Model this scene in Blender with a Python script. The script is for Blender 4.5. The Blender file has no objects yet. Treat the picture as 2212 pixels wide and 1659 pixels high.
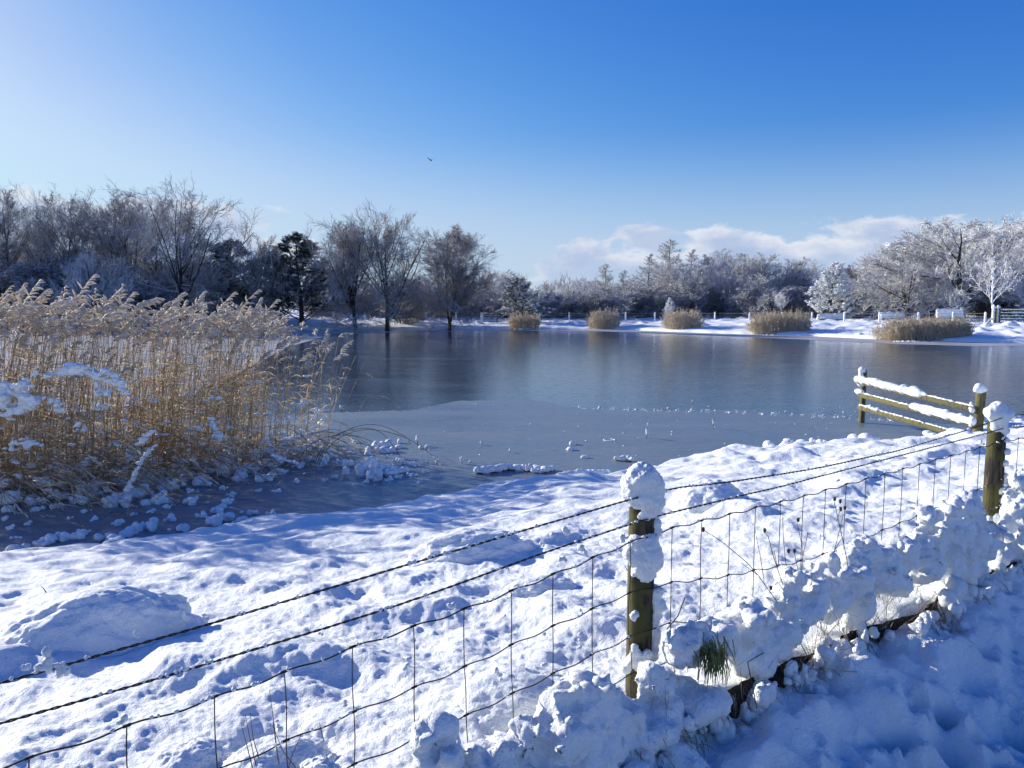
import bpy, math, random
import numpy as np
from mathutils import Vector, Matrix
R=math.radians
# ---------------------------------------------------------------- camera
EYE=2.4; F=1661.0; PITCH=R(5.8)
sc=bpy.context.scene; C=sc.collection
cd=bpy.data.cameras.new('camera'); cam=bpy.data.objects.new('camera',cd); C.objects.link(cam)
cam.location=(0,0,EYE); cam.rotation_euler=(R(90)-PITCH,0,0)
cd.sensor_fit='HORIZONTAL'; cd.sensor_width=36; cd.lens=36*F/2212; cd.clip_start=.05; cd.clip_end=6000
sc.camera=cam
# ---------------------------------------------------------------- sun and sky
SUN_AZ=-57.0; SUN_EL=17.0         # azimuth from the view direction, negative = left
sv=Vector((math.sin(R(SUN_AZ))*math.cos(R(SUN_EL)), math.cos(R(SUN_AZ))*math.cos(R(SUN_EL)), math.sin(R(SUN_EL))))
sl=bpy.data.lights.new('sun','SUN'); sl.energy=4.5; sl.angle=R(.5); sl.color=(1,.945,.81)
so=bpy.data.objects.new('sun',sl); C.objects.link(so); so.rotation_euler=sv.to_track_quat('Z','Y').to_euler()
sc.view_settings.view_transform='Standard'; sc.view_settings.look='None'; sc.view_settings.exposure=.72; sc.view_settings.gamma=1
class NT:
    def __init__(s,t): s.t=t; t.nodes.clear()
    def n(s,typ,**k):
        o=s.t.nodes.new(typ)
        for a,b in k.items():
            if a.startswith('i_'):
                key=a[2:]; key=int(key) if key.isdigit() else key.replace('_',' ')
                if isinstance(b,bpy.types.NodeSocket): s.t.links.new(b,o.inputs[key])
                else: o.inputs[key].default_value=b
            else: setattr(o,a,b)
        return o
    def m(s,op,a,b=0.0,c=None):
        o=s.n('ShaderNodeMath',operation=op)
        for i,x in enumerate((a,b,c)):
            if x is None: continue
            if isinstance(x,bpy.types.NodeSocket): s.t.links.new(x,o.inputs[i])
            else: o.inputs[i].default_value=x
        return o.outputs[0]
    def mix(s,f,a,b,mode='MIX'):
        o=s.n('ShaderNodeMix',data_type='RGBA',blend_type=mode)
        for i,x in ((0,f),(6,a),(7,b)):
            if isinstance(x,bpy.types.NodeSocket): s.t.links.new(x,o.inputs[i])
            else: o.inputs[i].default_value=x if i==0 or len(x)==4 else (*x,1)
        return o.outputs[2]
    def mr(s,x,a,b,c=0.,d=1.,typ='SMOOTHSTEP'):
        return s.n('ShaderNodeMapRange',interpolation_type=typ,i_0=x,i_1=a,i_2=b,i_3=c,i_4=d).outputs[0]
    def noise(s,vec,scale,detail=4,rough=.55,out=0):
        return s.n('ShaderNodeTexNoise',i_Vector=vec,i_Scale=scale,i_Detail=detail,i_Roughness=rough).outputs[out]
w=bpy.data.worlds.new('World'); sc.world=w; w.use_nodes=True; T=NT(w.node_tree)
sky=T.n('ShaderNodeTexSky',sky_type='NISHITA',sun_disc=False,sun_elevation=R(SUN_EL),sun_rotation=R(SUN_AZ),altitude=60,air_density=1.0,dust_density=.4,ozone_density=2.5)
tc=T.n('ShaderNodeTexCoord').outputs['Generated']
nv=T.n('ShaderNodeVectorMath',operation='NORMALIZE',i_0=tc).outputs[0]
sx=T.n('ShaderNodeSeparateXYZ',i_0=nv)
el=T.m('MULTIPLY',T.m('ARCSINE',sx.outputs[2]),57.2958); az=T.m('MULTIPLY',T.m('ARCTAN2',sx.outputs[0],sx.outputs[1]),57.2958)
KE=2**.72
sp=T.n('ShaderNodeSeparateColor',i_0=sky.outputs[0])
def chan(c,g0,x0,p,L):              # colour response of the sky: steeper red, gentle shoulder towards the sun
    y=T.m('MULTIPLY',T.m('POWER',T.m('MULTIPLY',c,.1464/x0),p),g0/L)
    return T.m('MULTIPLY',T.m('DIVIDE',y,T.m('POWER',T.m('ADD',1.,T.m('POWER',y,2.5)),.4)),L*10/KE)
skyc=T.n('ShaderNodeCombineColor',i_0=chan(sp.outputs[0],.20,.361,2.2,.60),i_1=chan(sp.outputs[1],.455,.578,1.36,.97),i_2=chan(sp.outputs[2],1.0,.761,.86,1.15)).outputs[0]
skyc=T.mix(T.m('MULTIPLY',T.mr(el,13,0.5),.75),skyc,tuple(10/KE*q for q in (.50,.66,.84)))
# low cumulus bank along the horizon
cv=T.n('ShaderNodeCombineXYZ',i_0=T.m('MULTIPLY',az,.22),i_1=T.m('MULTIPLY',el,.46),i_2=3.7).outputs[0]
n1=T.noise(cv,1.0,7,.58)
top=T.m('ADD',T.mr(az,8,20,5.2,5.9),T.m('MULTIPLY',T.mr(az,-32,-5,1.,0.),2.4))
dens=T.m('ADD',T.m('MULTIPLY',T.m('SUBTRACT',n1,.5),9.),T.m('SUBTRACT',top,T.m('MULTIPLY',el,1.0)))
rng=T.m('MAXIMUM',T.mr(az,-1,6),T.mr(az,-11,-16))
dens=T.m('SUBTRACT',dens,T.m('MULTIPLY',T.m('SUBTRACT',1.,rng),3.5))
cm=T.m('MULTIPLY',T.mr(dens,0.,1.1),T.mr(el,0,4.5,.15,1.0))
lit=T.m('MULTIPLY',T.mr(dens,.2,3.6,1.0,.0),T.mr(T.noise(T.n('ShaderNodeVectorMath',operation='ADD',i_0=cv,i_1=(-.25,.32,0)).outputs[0],1.0,5,.55),.62,.42,.25,1.))
ccol=T.mix(lit,tuple(10/KE*q for q in (.42,.53,.76)),tuple(10/KE*q for q in (.84,.86,.92)))
bg=T.mix(T.m('MULTIPLY',cm,.95),skyc,ccol)
# thin veil of ice cloud towards the sun
vv=T.n('ShaderNodeCombineXYZ',i_0=T.m('MULTIPLY',az,.05),i_1=T.m('MULTIPLY',el,.14),i_2=1.3).outputs[0]
veil=T.m('MULTIPLY',T.mr(T.m('ADD',az,T.m('MULTIPLY',el,.35)),-6,-40),T.mr(T.noise(vv,1.,4,.6),.3,.75,.25,.9))
bg=T.mix(T.m('MULTIPLY',T.m('MULTIPLY',veil,T.mr(el,30,4)),.5),bg,tuple(10/KE*q for q in (.62,.82,.96)))
bgn=T.n('ShaderNodeBackground',i_Color=bg,i_Strength=.10)
T.t.links.new(bgn.outputs[0],T.n('ShaderNodeOutputWorld').inputs[0])
# ---------------------------------------------------------------- helpers
rs=np.random.RandomState(7); random.seed(7)
_perm=np.random.RandomState(3).permutation(256); _perm=np.concatenate([_perm,_perm,_perm])
_g3=np.random.RandomState(5).normal(size=(256,3)); _g3/=np.linalg.norm(_g3,axis=1)[:,None]
def noise3(x,y,z):
    x,y,z=np.broadcast_arrays(np.asarray(x,float),np.asarray(y,float),np.asarray(z,float))
    xi=np.floor(x).astype(int); yi=np.floor(y).astype(int); zi=np.floor(z).astype(int)
    xf=x-xi; yf=y-yi; zf=z-zi; xi&=255; yi&=255; zi&=255
    f=lambda t:t*t*t*(t*(t*6-15)+10)
    u,v,w_=f(xf),f(yf),f(zf); r=0
    for dx in (0,1):
        for dy in (0,1):
            for dz in (0,1):
                g=_g3[_perm[_perm[_perm[(xi+dx)&255]+((yi+dy)&255)]+((zi+dz)&255)]]
                d=g[...,0]*(xf-dx)+g[...,1]*(yf-dy)+g[...,2]*(zf-dz)
                r=r+d*(u if dx else 1-u)*(v if dy else 1-v)*(w_ if dz else 1-w_)
    return r
def fbm(x,y,z=0.,o=4,g=.5):
    r=0;a=1;x=np.asarray(x,float);y=np.asarray(y,float);z=np.asarray(z,float)
    for i in range(o): r=r+a*noise3(x,y,z+i*7.3); a*=g; x=x*2.03; y=y*2.03; z=z*2.03
    return r
def ray(u,v):
    a=(u-1106)/F;b=(829.5-v)/F; return np.array([a,math.cos(PITCH)+b*math.sin(PITCH),-math.sin(PITCH)+b*math.cos(PITCH)])
def at(u,v,d):                     # point seen at (u,v) at forward distance d
    r=ray(u,v); return r*(d/r[1])+np.array([0,0,EYE])
def onz(u,v,z=0.):
    r=ray(u,v); return r*((z-EYE)/r[2])+np.array([0,0,EYE])
def sm(t): t=np.clip(t,0,1); return t*t*(3-2*t)
class MB:
    def __init__(s): s.v=[];s.q=[];s.t=[];s.qm=[];s.tm=[];s.n=0
    def add(s,v,q=None,t=None,m=0):
        v=np.asarray(v,float).reshape(-1,3)
        if q is not None and len(q): q=np.asarray(q).reshape(-1,4); s.q.append(q+s.n); s.qm.append(np.full(len(q),m))
        if t is not None and len(t): t=np.asarray(t).reshape(-1,3); s.t.append(t+s.n); s.tm.append(np.full(len(t),m))
        s.v.append(v); s.n+=len(v); return s
    def arrays(s):
        V=np.concatenate(s.v); Q=np.concatenate(s.q) if s.q else np.zeros((0,4),int); Tt=np.concatenate(s.t) if s.t else np.zeros((0,3),int)
        qm=np.concatenate(s.qm) if s.qm else np.zeros(0,int); tm=np.concatenate(s.tm) if s.tm else np.zeros(0,int)
        return V,Q,Tt,qm,tm
    def copies(s,other,M,Tr):      # other = arrays(), M (K,3,3), Tr (K,3)
        V,Q,Tt,qm,tm=other; K=len(M); n=len(V)
        VV=np.einsum('kij,nj->kni',M,V)+Tr[:,None,:]
        off=(np.arange(K)*n)[:,None,None]
        b=s.n; s.v.append(VV.reshape(-1,3)); s.n+=K*n
        if len(Q): s.q.append((Q[None]+off).reshape(-1,4)+b); s.qm.append(np.tile(qm,K))
        if len(Tt): s.t.append((Tt[None]+off).reshape(-1,3)+b); s.tm.append(np.tile(tm,K))
    def mesh(s,name,mats,smooth=True):
        V,Q,Tt,qm,tm=s.arrays(); me=bpy.data.meshes.new(name)
        me.vertices.add(len(V)); me.vertices.foreach_set('co',V.astype(np.float32).ravel())
        nl=len(Q)*4+len(Tt)*3; me.loops.add(nl); me.loops.foreach_set('vertex_index',np.concatenate([Q.ravel(),Tt.ravel()]).astype(np.int32))
        me.polygons.add(len(Q)+len(Tt))
        st=np.concatenate([np.arange(len(Q))*4,len(Q)*4+np.arange(len(Tt))*3]).astype(np.int32)
        me.polygons.foreach_set('loop_start',st)
        me.polygons.foreach_set('material_index',np.concatenate([qm,tm]).astype(np.int32))
        me.polygons.foreach_set('use_smooth',np.full(len(st),smooth))
        for x in (mats if isinstance(mats,(list,tuple)) else [mats]): me.materials.append(x)
        me.update(calc_edges=True); me.validate(); return me
def tubes(mb,P,r,sides=4,m=0,cap=False):  # P (K,S,3), r (K,S)
    P=np.asarray(P,float); 
    if P.ndim==2: P=P[None]
    K,S,_=P.shape; r=np.broadcast_to(np.asarray(r,float),(K,S))
    t=np.gradient(P,axis=1); t/=np.linalg.norm(t,axis=2,keepdims=True)+1e-12
    m0=t.mean(axis=1,keepdims=True); ref=np.where(np.abs(m0[...,2:3])>.8*np.linalg.norm(m0,axis=2,keepdims=True),np.array([1.,0,0]),np.array([0,0,1.]))
    a=np.cross(t,ref); a/=np.linalg.norm(a,axis=2,keepdims=True)+1e-12; b=np.cross(t,a)
    th=np.arange(sides)*2*math.pi/sides
    V=P[:,:,None,:]+r[:,:,None,None]*(a[:,:,None,:]*np.cos(th)[:,None]+b[:,:,None,:]*np.sin(th)[:,None])
    i=np.arange(K)[:,None,None]*S*sides+np.arange(S-1)[None,:,None]*sides; j=np.arange(sides)[None,None,:]; j2=(j+1)%sides
    Q=np.stack([i+j,i+j2,i+sides+j2,i+sides+j],-1).reshape(-1,4)
    mb.add(V.reshape(-1,3),q=Q,m=m)
    if cap:
        for k in range(K):
            for e,si in ((0,1),(S-1,-1)):
                o=k*S*sides+e*sides; c=mb.n
                ring=[o+x for x in range(sides)]; base=mb.n-0
                # small fan
                VV=np.vstack([V[k,e],P[k,e][None]]); f=[[x,(x+1)%sides,sides] for x in range(sides)]
                mb.add(VV,t=f,m=m)
def box(mb,c,size,rot=None,m=0,bev=.0):
    x,y,z=np.asarray(size)/2; b=min(bev,x*.9,y*.9,z*.9)
    if b<=0:
        V=np.array([[i,j,k] for i in(-x,x) for j in(-y,y) for k in(-z,z)]); Q=[[0,1,3,2],[4,6,7,5],[0,4,5,1],[2,3,7,6],[0,2,6,4],[1,5,7,3]]
        if rot is not None: V=V@np.array(rot).T
        mb.add(V+np.asarray(c),q=Q,m=m); return
    import bmesh
    bm=bmesh.new(); bmesh.ops.create_cube(bm,size=1)
    for v in bm.verts: v.co=Vector((v.co.x*2*x,v.co.y*2*y,v.co.z*2*z))
    bmesh.ops.bevel(bm,geom=list(bm.edges),offset=b,segments=1,affect='EDGES'); bm.verts.index_update()
    V=np.array([v.co[:] for v in bm.verts]); Q=[[v.index for v in f.verts] for f in bm.faces if len(f.verts)==4]; Tr=[[v.index for v in f.verts] for f in bm.faces if len(f.verts)==3]
    bm.free()
    if rot is not None: V=V@np.array(rot).T
    mb.add(V+np.asarray(c),q=Q,t=Tr,m=m)
def frame(a,b):                    # rotation matrix whose x axis runs from a to b
    t=np.asarray(b,float)-np.asarray(a,float); L=np.linalg.norm(t); t/=L; up=np.array([0,0,1.]); y=np.cross(up,t); y/=np.linalg.norm(y); z=np.cross(t,y)
    return np.stack([t,y,z],1),L
_ico={}
def ico(n):
    if n not in _ico:
        import bmesh
        bm=bmesh.new(); bmesh.ops.create_icosphere(bm,subdivisions=n,radius=1); bm.verts.index_update()
        _ico[n]=(np.array([v.co[:] for v in bm.verts]),np.array([[v.index for v in f.verts] for f in bm.faces])); bm.free()
    return _ico[n]
def lumps(mb,cs,rad,sub=3,amp=.25,fr=1.6,sq=(1,1,1),m=0):
    V,Tt=ico(sub)
    for i,(c,r) in enumerate(zip(cs,rad)):
        o=rs.rand(3)*50; d=1+amp*fbm(V[:,0]*fr+o[0],V[:,1]*fr+o[1],V[:,2]*fr+o[2],3)*1.6
        mb.add(V*d[:,None]*r*np.asarray(sq)*rs.uniform(.7,1.35,3)+np.asarray(c),t=Tt,m=m)
def remesh(cs,rad,vox,amp=.02,fr=8.,mat=None,smooth=4,name='snow',fine=.0,sub=2,flat=1.,rn=1.):
    mb=MB(); V,Tt=ico(sub)
    for c,r in zip(cs,rad): mb.add(V*np.array([r,r,r*flat])*(1+rn*(rs.uniform(.78,1.25,3)-1))+np.asarray(c),t=Tt)
    me=mb.mesh('tmp',[]); o=bpy.data.objects.new('tmp',me); C.objects.link(o)
    md=o.modifiers.new('r','REMESH'); md.mode='VOXEL'; md.voxel_size=vox
    md=o.modifiers.new('s','SMOOTH'); md.iterations=smooth; md.factor=.5
    dg=bpy.context.evaluated_depsgraph_get(); dg.update(); me2=bpy.data.meshes.new_from_object(o.evaluated_get(dg))
    n=len(me2.vertices); co=np.zeros(n*3,np.float32); no=np.zeros(n*3,np.float32)
    me2.vertices.foreach_get('co',co); me2.vertex_normals.foreach_get('vector',no); co=co.reshape(-1,3).astype(float); no=no.reshape(-1,3)
    h=amp*fbm(co[:,0]*fr,co[:,1]*fr,co[:,2]*fr,4,.6)+amp*1.1*noise3(co[:,0]*fr*.45+9,co[:,1]*fr*.45,co[:,2]*fr*.45)
    if fine: h=h+fine*np.abs(noise3(co[:,0]*fr*6,co[:,1]*fr*6,co[:,2]*fr*6))
    co=co+no*h[:,None]
    me2.vertices.foreach_set('co',co.astype(np.float32).ravel()); me2.update(); me2.name=name
    me2.polygons.foreach_set('use_smooth',np.ones(len(me2.polygons),bool))
    me2.materials.clear(); me2.materials.append(mat)
    bpy.data.objects.remove(o); bpy.data.meshes.remove(me); return me2
def obj(name,me,parent=None,loc=None):
    o=bpy.data.objects.new(name,me); C.objects.link(o)
    if parent is not None: o.parent=parent
    if loc is not None: o.location=loc
    return o
def tag(o,label=None,cat=None,group=None,kind=None):
    if label: o['label']=label
    if cat: o['category']=cat
    if group: o['group']=group
    if kind: o['kind']=kind
    return o
def thing(name,label,cat,loc=(0,0,0),rz=0,group=None):
    o=bpy.data.objects.new(name,None); C.objects.link(o); o.location=loc; o.rotation_euler=(0,0,rz); o.empty_display_size=.2
    return tag(o,label,cat,group)
def rel(me,loc):                   # move mesh data so that loc becomes the origin
    me.transform(Matrix.Translation(-Vector(loc))); return me
# ---------------------------------------------------------------- materials
def mat(name):
    m=bpy.data.materials.new(name); m.use_nodes=True; t=NT(m.node_tree); return m,t
def finish(t,**k):
    b=t.n('ShaderNodeBsdfPrincipled',**k); o=t.n('ShaderNodeOutputMaterial'); t.t.links.new(b.outputs[0],o.inputs[0]); return b
def snow_mat(name,bump=.5,sss=.0,scale=1.):
    m,t=mat(name); g=t.n('ShaderNodeNewGeometry').outputs['Position']
    a=t.noise(g,110*scale,4,.75); b=t.noise(g,30*scale,3,.65); h=t.m('ADD',t.m('MULTIPLY',a,.6),b)
    bp=t.n('ShaderNodeBump',i_Strength=bump,i_Distance=.016/scale,i_Height=h)
    finish(t,i_Base_Color=(.885,.91,.92,1),i_Roughness=.65,i_Normal=bp.outputs[0],i_Specular_IOR_Level=.3); return m
M_SNOW=snow_mat('snow_near',.9); M_SNOWF=snow_mat('snow_far',.5,scale=.25)
def wood_mat(name,c1,c2,moss=None,snow=False,scale=40):
    m,t=mat(name); tcn=t.n('ShaderNodeTexCoord').outputs['Object']
    mp=t.n('ShaderNodeMapping',i_Vector=tcn,i_Scale=(1,1,.12)).outputs[0]
    n=t.noise(mp,scale,5,.65); col=t.mix(t.mr(n,.40,.60),c1,c2)
    if moss: col=t.mix(t.mr(t.noise(tcn,9,4,.6),.42,.6),col,moss)
    bp=t.n('ShaderNodeBump',i_Strength=.8,i_Distance=.006,i_Height=n)
    finish(t,i_Base_Color=col,i_Roughness=.9,i_Normal=bp.outputs[0]); return m
M_POST=wood_mat('weathered_post',(.008,.006,.005),(.085,.068,.042),(.066,.064,.014))
M_RAIL=wood_mat('weathered_rail',(.05,.042,.025),(.16,.135,.08),(.12,.12,.04))
m,t=mat('wire'); finish(t,i_Base_Color=(.035,.03,.028,1),i_Roughness=.6,i_Metallic=.6); M_WIRE=m
def bark(name,c1,c2,snow,lo,hi,ns=3.):
    m,t=mat(name); g=t.n('ShaderNodeNewGeometry'); z=t.n('ShaderNodeSeparateXYZ',i_0=g.outputs['Normal']).outputs[2]
    n=t.noise(g.outputs['Position'],ns,3,.6); n2=t.noise(g.outputs['Position'],1.1,2,.5)
    col=t.mix(t.mr(n,.3,.7),c1,c2)
    f=t.m('MULTIPLY',t.mr(t.m('ADD',z,t.m('MULTIPLY',t.m('SUBTRACT',n2,.5),1.0)),lo,hi),snow)
    finish(t,i_Base_Color=t.mix(f,col,(.90,.905,.92)),i_Roughness=.85); return m
M_BK=bark('bark_dark',(.028,.022,.018),(.065,.052,.04),.9,.35,.75)
M_TW=bark('twig_light_snow',(.11,.088,.07),(.20,.16,.125),.88,-.3,.4)
M_TWB=bark('twig_birch',(.15,.105,.075),(.24,.175,.125),.8,-.1,.55)
M_TWF=bark('twig_frosted',(.11,.085,.065),(.19,.15,.12),.97,-.75,.05)
M_TWH=bark('twig_hedge',(.08,.062,.052),(.15,.12,.10),.92,-.6,.3)
M_TWW=bark('twig_white',(.2,.17,.14),(.3,.27,.23),.97,-.8,-.1)
M_ND=bark('needles_dark',(.012,.030,.022),(.035,.065,.040),.8,.45,.95)
M_NS=bark('needles_snowy',(.02,.045,.035),(.06,.09,.06),.97,-.25,.35)
M_NW=bark('needles_white',(.06,.09,.05),(.12,.15,.08),.98,-1.1,-.2)
def reed_mat(name,c1,c2,c3,frost=0.,tl=.45):
    m,t=mat(name); g=t.n('ShaderNodeNewGeometry'); n=t.n('ShaderNodeTexNoise',i_Vector=t.n('ShaderNodeMapping',i_Vector=g.outputs['Position'],i_Scale=(18,18,2)).outputs[0],i_Scale=1.,i_Detail=2.).outputs[0]
    col=t.mix(t.mr(n,.3,.7),c1,c2); col=t.mix(t.mr(t.noise(g.outputs['Position'],1.3,2),.5,.7),col,c3)
    z=t.n('ShaderNodeSeparateXYZ',i_0=g.outputs['Normal']).outputs[2]
    if frost: col=t.mix(t.m('MULTIPLY',t.mr(t.m('ADD',z,t.m('MULTIPLY',t.noise(g.outputs['Position'],14,2),1.0)),.3,1.2),frost),col,(.84,.86,.9))
    b=t.n('ShaderNodeBsdfPrincipled',i_Base_Color=col,i_Roughness=.6); tr=t.n('ShaderNodeBsdfTranslucent',i_Color=col)
    mx=t.n('ShaderNodeMixShader',i_0=tl,i_1=b.outputs[0],i_2=tr.outputs[0]); o=t.n('ShaderNodeOutputMaterial'); t.t.links.new(mx.outputs[0],o.inputs[0]); return m
M_STEM=reed_mat('reed_stem',(.33,.23,.12),(.70,.57,.38),(.46,.30,.13))
M_LEAF=reed_mat('reed_leaf',(.48,.36,.21),(.70,.57,.38),(.52,.36,.17),.35)
M_PLUME=reed_mat('reed_plume',(.62,.51,.38),(.86,.78,.64),(.68,.57,.44),.8)
M_CLUMP=reed_mat('clump_stem',(.46,.39,.28),(.92,.85,.72),(.82,.70,.50),.4,.5)
M_DRY=reed_mat('dry_grass',(.10,.07,.035),(.26,.19,.10),(.13,.09,.05),.2)
m,t=mat('dark_earth'); g=t.n('ShaderNodeNewGeometry').outputs['Position']; n=t.noise(g,30,4,.7)
finish(t,i_Base_Color=t.mix(t.mr(n,.35,.7),(.015,.011,.008),(.07,.05,.032)),i_Roughness=.95,i_Normal=t.n('ShaderNodeBump',i_Strength=1.,i_Distance=.03,i_Height=n).outputs[0]); M_EARTH=m
m,t=mat('green_grass'); g=t.n('ShaderNodeNewGeometry').outputs['Position']
finish(t,i_Base_Color=t.mix(t.mr(t.noise(g,25,3),.35,.65),(.07,.085,.02),(.24,.24,.07)),i_Roughness=.6); M_GREEN=m
# ---------------------------------------------------------------- terrain
P1=np.array([.427,2.5]); P2=np.array([2.46,3.94]); TD=(P2-P1)/np.linalg.norm(P2-P1); ND=np.array([-TD[1],TD[0]])
def fen(w_,s=0.): return P1+TD*w_+ND*s
NEAR=np.array([(-60,-6),(-30,-1),(-12,4.2),(-7.5,5.9),(-4.6,6.95),(-2.7,7.9),(-1.6,8.35),(-.9,9.0),(-.33,9.7),(.6,9.95),(1.4,10.2),(2.2,11),(3.2,11.9),(4.4,12.2),(6.0,12.5),(7.3,13.0),(8.4,14.0),(9.8,14.9),(13,17.),(20,22),(32,30),(60,40)],float)
FARV=[(-250,716),(0,714),(300,713),(560,713),(700,712),(780,712),(900,711),(968,711),(1100,709),(1280,711),(1340,712),(1450,717),(1600,722),(1750,726),(1930,735),(2110,740),(2212,742),(2400,752)]
FAR=np.array([(-110,40),(-75,70)]+[tuple(onz(u,v)[:2]) for u,v in FARV]+[(45,42),(70,42)],float)
def sdist(x,y,pl):
    best=np.full(x.shape,1e9); sg=np.zeros(x.shape)
    for a,b in zip(pl[:-1],pl[1:]):
        d=b-a; L2=d@d; t_=np.clip(((x-a[0])*d[0]+(y-a[1])*d[1])/L2,0,1)
        qx=x-a[0]-t_*d[0]; qy=y-a[1]-t_*d[1]; q=np.hypot(qx,qy); s_=np.sign(d[0]*(y-a[1])-d[1]*(x-a[0]))
        m_=q<best-1e-9; best=np.where(m_,q,best); sg=np.where(m_,s_,sg)
    return best*sg
PITS=[]
def wob(w_): return .075*noise3(w_*1.1,7.,3.)+.05*noise3(w_*3.3,2.,8.)
GAPS=[(-.47,.12),(-.2,.05),(.14,.17),(.62,.13),(1.08,.10),(1.5,.13),(2.9,.2),(3.6,.2),(4.6,.2)]
def gapf(w_):
    g=0*w_
    for c,q in GAPS: g=np.maximum(g,np.exp(-((w_-c)/q)**4))
    return g
for i in range(760):
    w0=rs.uniform(-2,7); s0=-.44-abs(rs.normal(0,.45)); PITS.append((*fen(w0,s0),rs.uniform(.025,.07),rs.uniform(.03,.065)))
def near_h(x,y,detail=True):
    dn=-sdist(x,y,NEAR)+.10*noise3(x*1.7,y*1.7,2.)+.05*noise3(x*5,y*5,4.)          # >0 on land
    s=(x-P1[0])*ND[0]+(y-P1[1])*ND[1]
    sp=np.maximum(s,0); r=np.clip(dn/(dn+sp+.01),0,1)
    z=.17+(1.11-.17)*r**.9
    edge=sm(dn/.28); z=z*np.sqrt(np.clip(edge,0,1))-.25*(1-edge)
    w__=(x-P1[0])*TD[0]+(y-P1[1])*TD[1]; s0_=s; s=s-wob(w__)
    side=sm((s+.24)/.14); zp=.80
    if detail:
        n1=fbm(x*.9,y*.9,1.,3); n2=fbm(x*2.9,y*2.9,5.,3); n3=fbm(x*11,y*11,9.,3,.6)
        shz=sm(1-(dn-2.)/2.)*sm((4-x)/3)                 # smooth drifts near the left shore
        rip=fbm(x*1.0+y*.5,y*3.1-x*1.2,3.,3)
        bump=.10*n1+.052*n2*(1-.5*shz)+.014*n3*(1-.8*shz)+.06*rip*shz
        # rounded hummocks where grass tufts carry the snow
        hm=(sm((noise3(x*1.5+3,y*1.5,20.)-.05)/.5)*.10-.045*sm((noise3(x*2.4+9,y*2.4,25.)-.18)/.25))*(1-.6*shz)
        n4=fbm(x*30,y*30,12.,2)*np.clip(1.3-np.hypot(x,y)/8,0,1)
        z=z+(bump+hm+.007*n4)*sm(dn/.35)*sm((s+.3)/.5)
        pth=.04*fbm(x*1.6,y*1.6,30.,3)+.055*fbm(x*4.4,y*4.4,33.,4,.55)
        mk_=(s<-.35)&(np.hypot(x,y)<9); xs=x[mk_]; ys=y[mk_]; ad=np.zeros(xs.shape); od=np.argsort(xs); xo=xs[od]; yo=ys[od]; ao=np.zeros(xs.shape)
        for px,py,pr,pd in PITS:
            i0,i1=np.searchsorted(xo,[px-3*pr,px+3*pr]); d2=((xo[i0:i1]-px)**2+(yo[i0:i1]-py)**2)/(pr*pr); ao[i0:i1]+=np.where(d2<9,-pd*np.exp(-d2)+pd*.35*np.exp(-(np.sqrt(d2)-1.5)**2*4),0)
        ad[od]=ao; pth=np.array(np.broadcast_to(pth,x.shape)); pth[mk_]+=ad
        dr=np.exp(-(np.maximum(-s-.26,0)/.30)**2)
        zp=zp+pth+dr*(.28+.04*noise3(x*2.5,y*2.5,40.)+.06*np.abs(noise3(x*6.5,y*6.5,44.))+.05*noise3(x*9,y*9,41.))*(1-.28*gapf(w__)*np.exp(-(np.maximum(-s-.26,0)/.12)**2))
    return zp*(1-side)+z*side
def far_h(x,y,detail=True):
    df=sdist(x,y,FAR)+.35*noise3(x*.7,y*.7,50.)
    z=-.3+.52*sm(df/.7+.4)+.68*sm(df/11.)
    if detail:
        z=z+(.16*fbm(x*.5,y*.5,60.,3)+.10*np.abs(fbm(x*1.6,y*1.6,63.,3)))*sm(df/1.2)
        z=z+np.clip(noise3(x*.9,y*.7,70.)-.1,0,1)*.6*sm((df-1)/4)
    return z,df
def gz(x,y):
    x=np.array([float(x)]);y=np.array([float(y)])
    return float(near_h(x,y)[0]) if sdist(x,y,NEAR)[0]<0 else float(far_h(x,y)[0][0])
def grid(ths,rr,fn,keep,name,m,path_split=None):
    Tm,Rm=np.meshgrid(ths,rr); X=np.sin(Tm)*Rm; Y=np.cos(Tm)*Rm
    Z=fn(X,Y); nr,nt=X.shape; V=np.stack([X,Y,Z],-1).reshape(-1,3)
    i=(np.arange(nr-1)[:,None]*nt+np.arange(nt-1)[None,:]); Q=np.stack([i,i+1,i+nt+1,i+nt],-1).reshape(-1,4)
    cen=V[Q].mean(1); return V,Q,cen
def mk(V,Q,name,m):
    u,inv=np.unique(Q,return_inverse=True); mb=MB(); mb.add(V[u],q=inv.reshape(-1,4)[:,::-1]); me=mb.mesh(name,m); return tag(obj(name,me),kind='structure')
ths=np.concatenate([np.linspace(R(-150),R(-42),70)[:-1],np.linspace(R(-42),R(42),760),np.linspace(R(42),R(150),70)[1:]])
rr=np.concatenate([[.0,.5,1.0,1.4],np.geomspace(1.6,16,560),np.geomspace(16,90,60)[1:]])
V,Q,cen=grid(ths,rr,lambda x,y:near_h(x,y),None,'g',None)
dn=-sdist(cen[:,0],cen[:,1],NEAR); s=(cen[:,0]-P1[0])*ND[0]+(cen[:,1]-P1[1])*ND[1]
keep=dn>-.9
mk(V,Q[keep&(s>=-.32)],'snowy_bank',M_SNOW); mk(V,Q[keep&(s<-.32)],'snowy_path',M_SNOW)
ths=np.linspace(R(-75),R(75),700); rr=np.concatenate([np.geomspace(36,110,330),np.geomspace(110,3000,40)[1:]])
V,Q,cen=grid(ths,rr,lambda x,y:far_h(x,y)[0],None,'g',None)
keep=(sdist(cen[:,0],cen[:,1],FAR)>-1.2)
mk(V,Q[keep],'far_snow_field',M_SNOWF)
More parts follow.
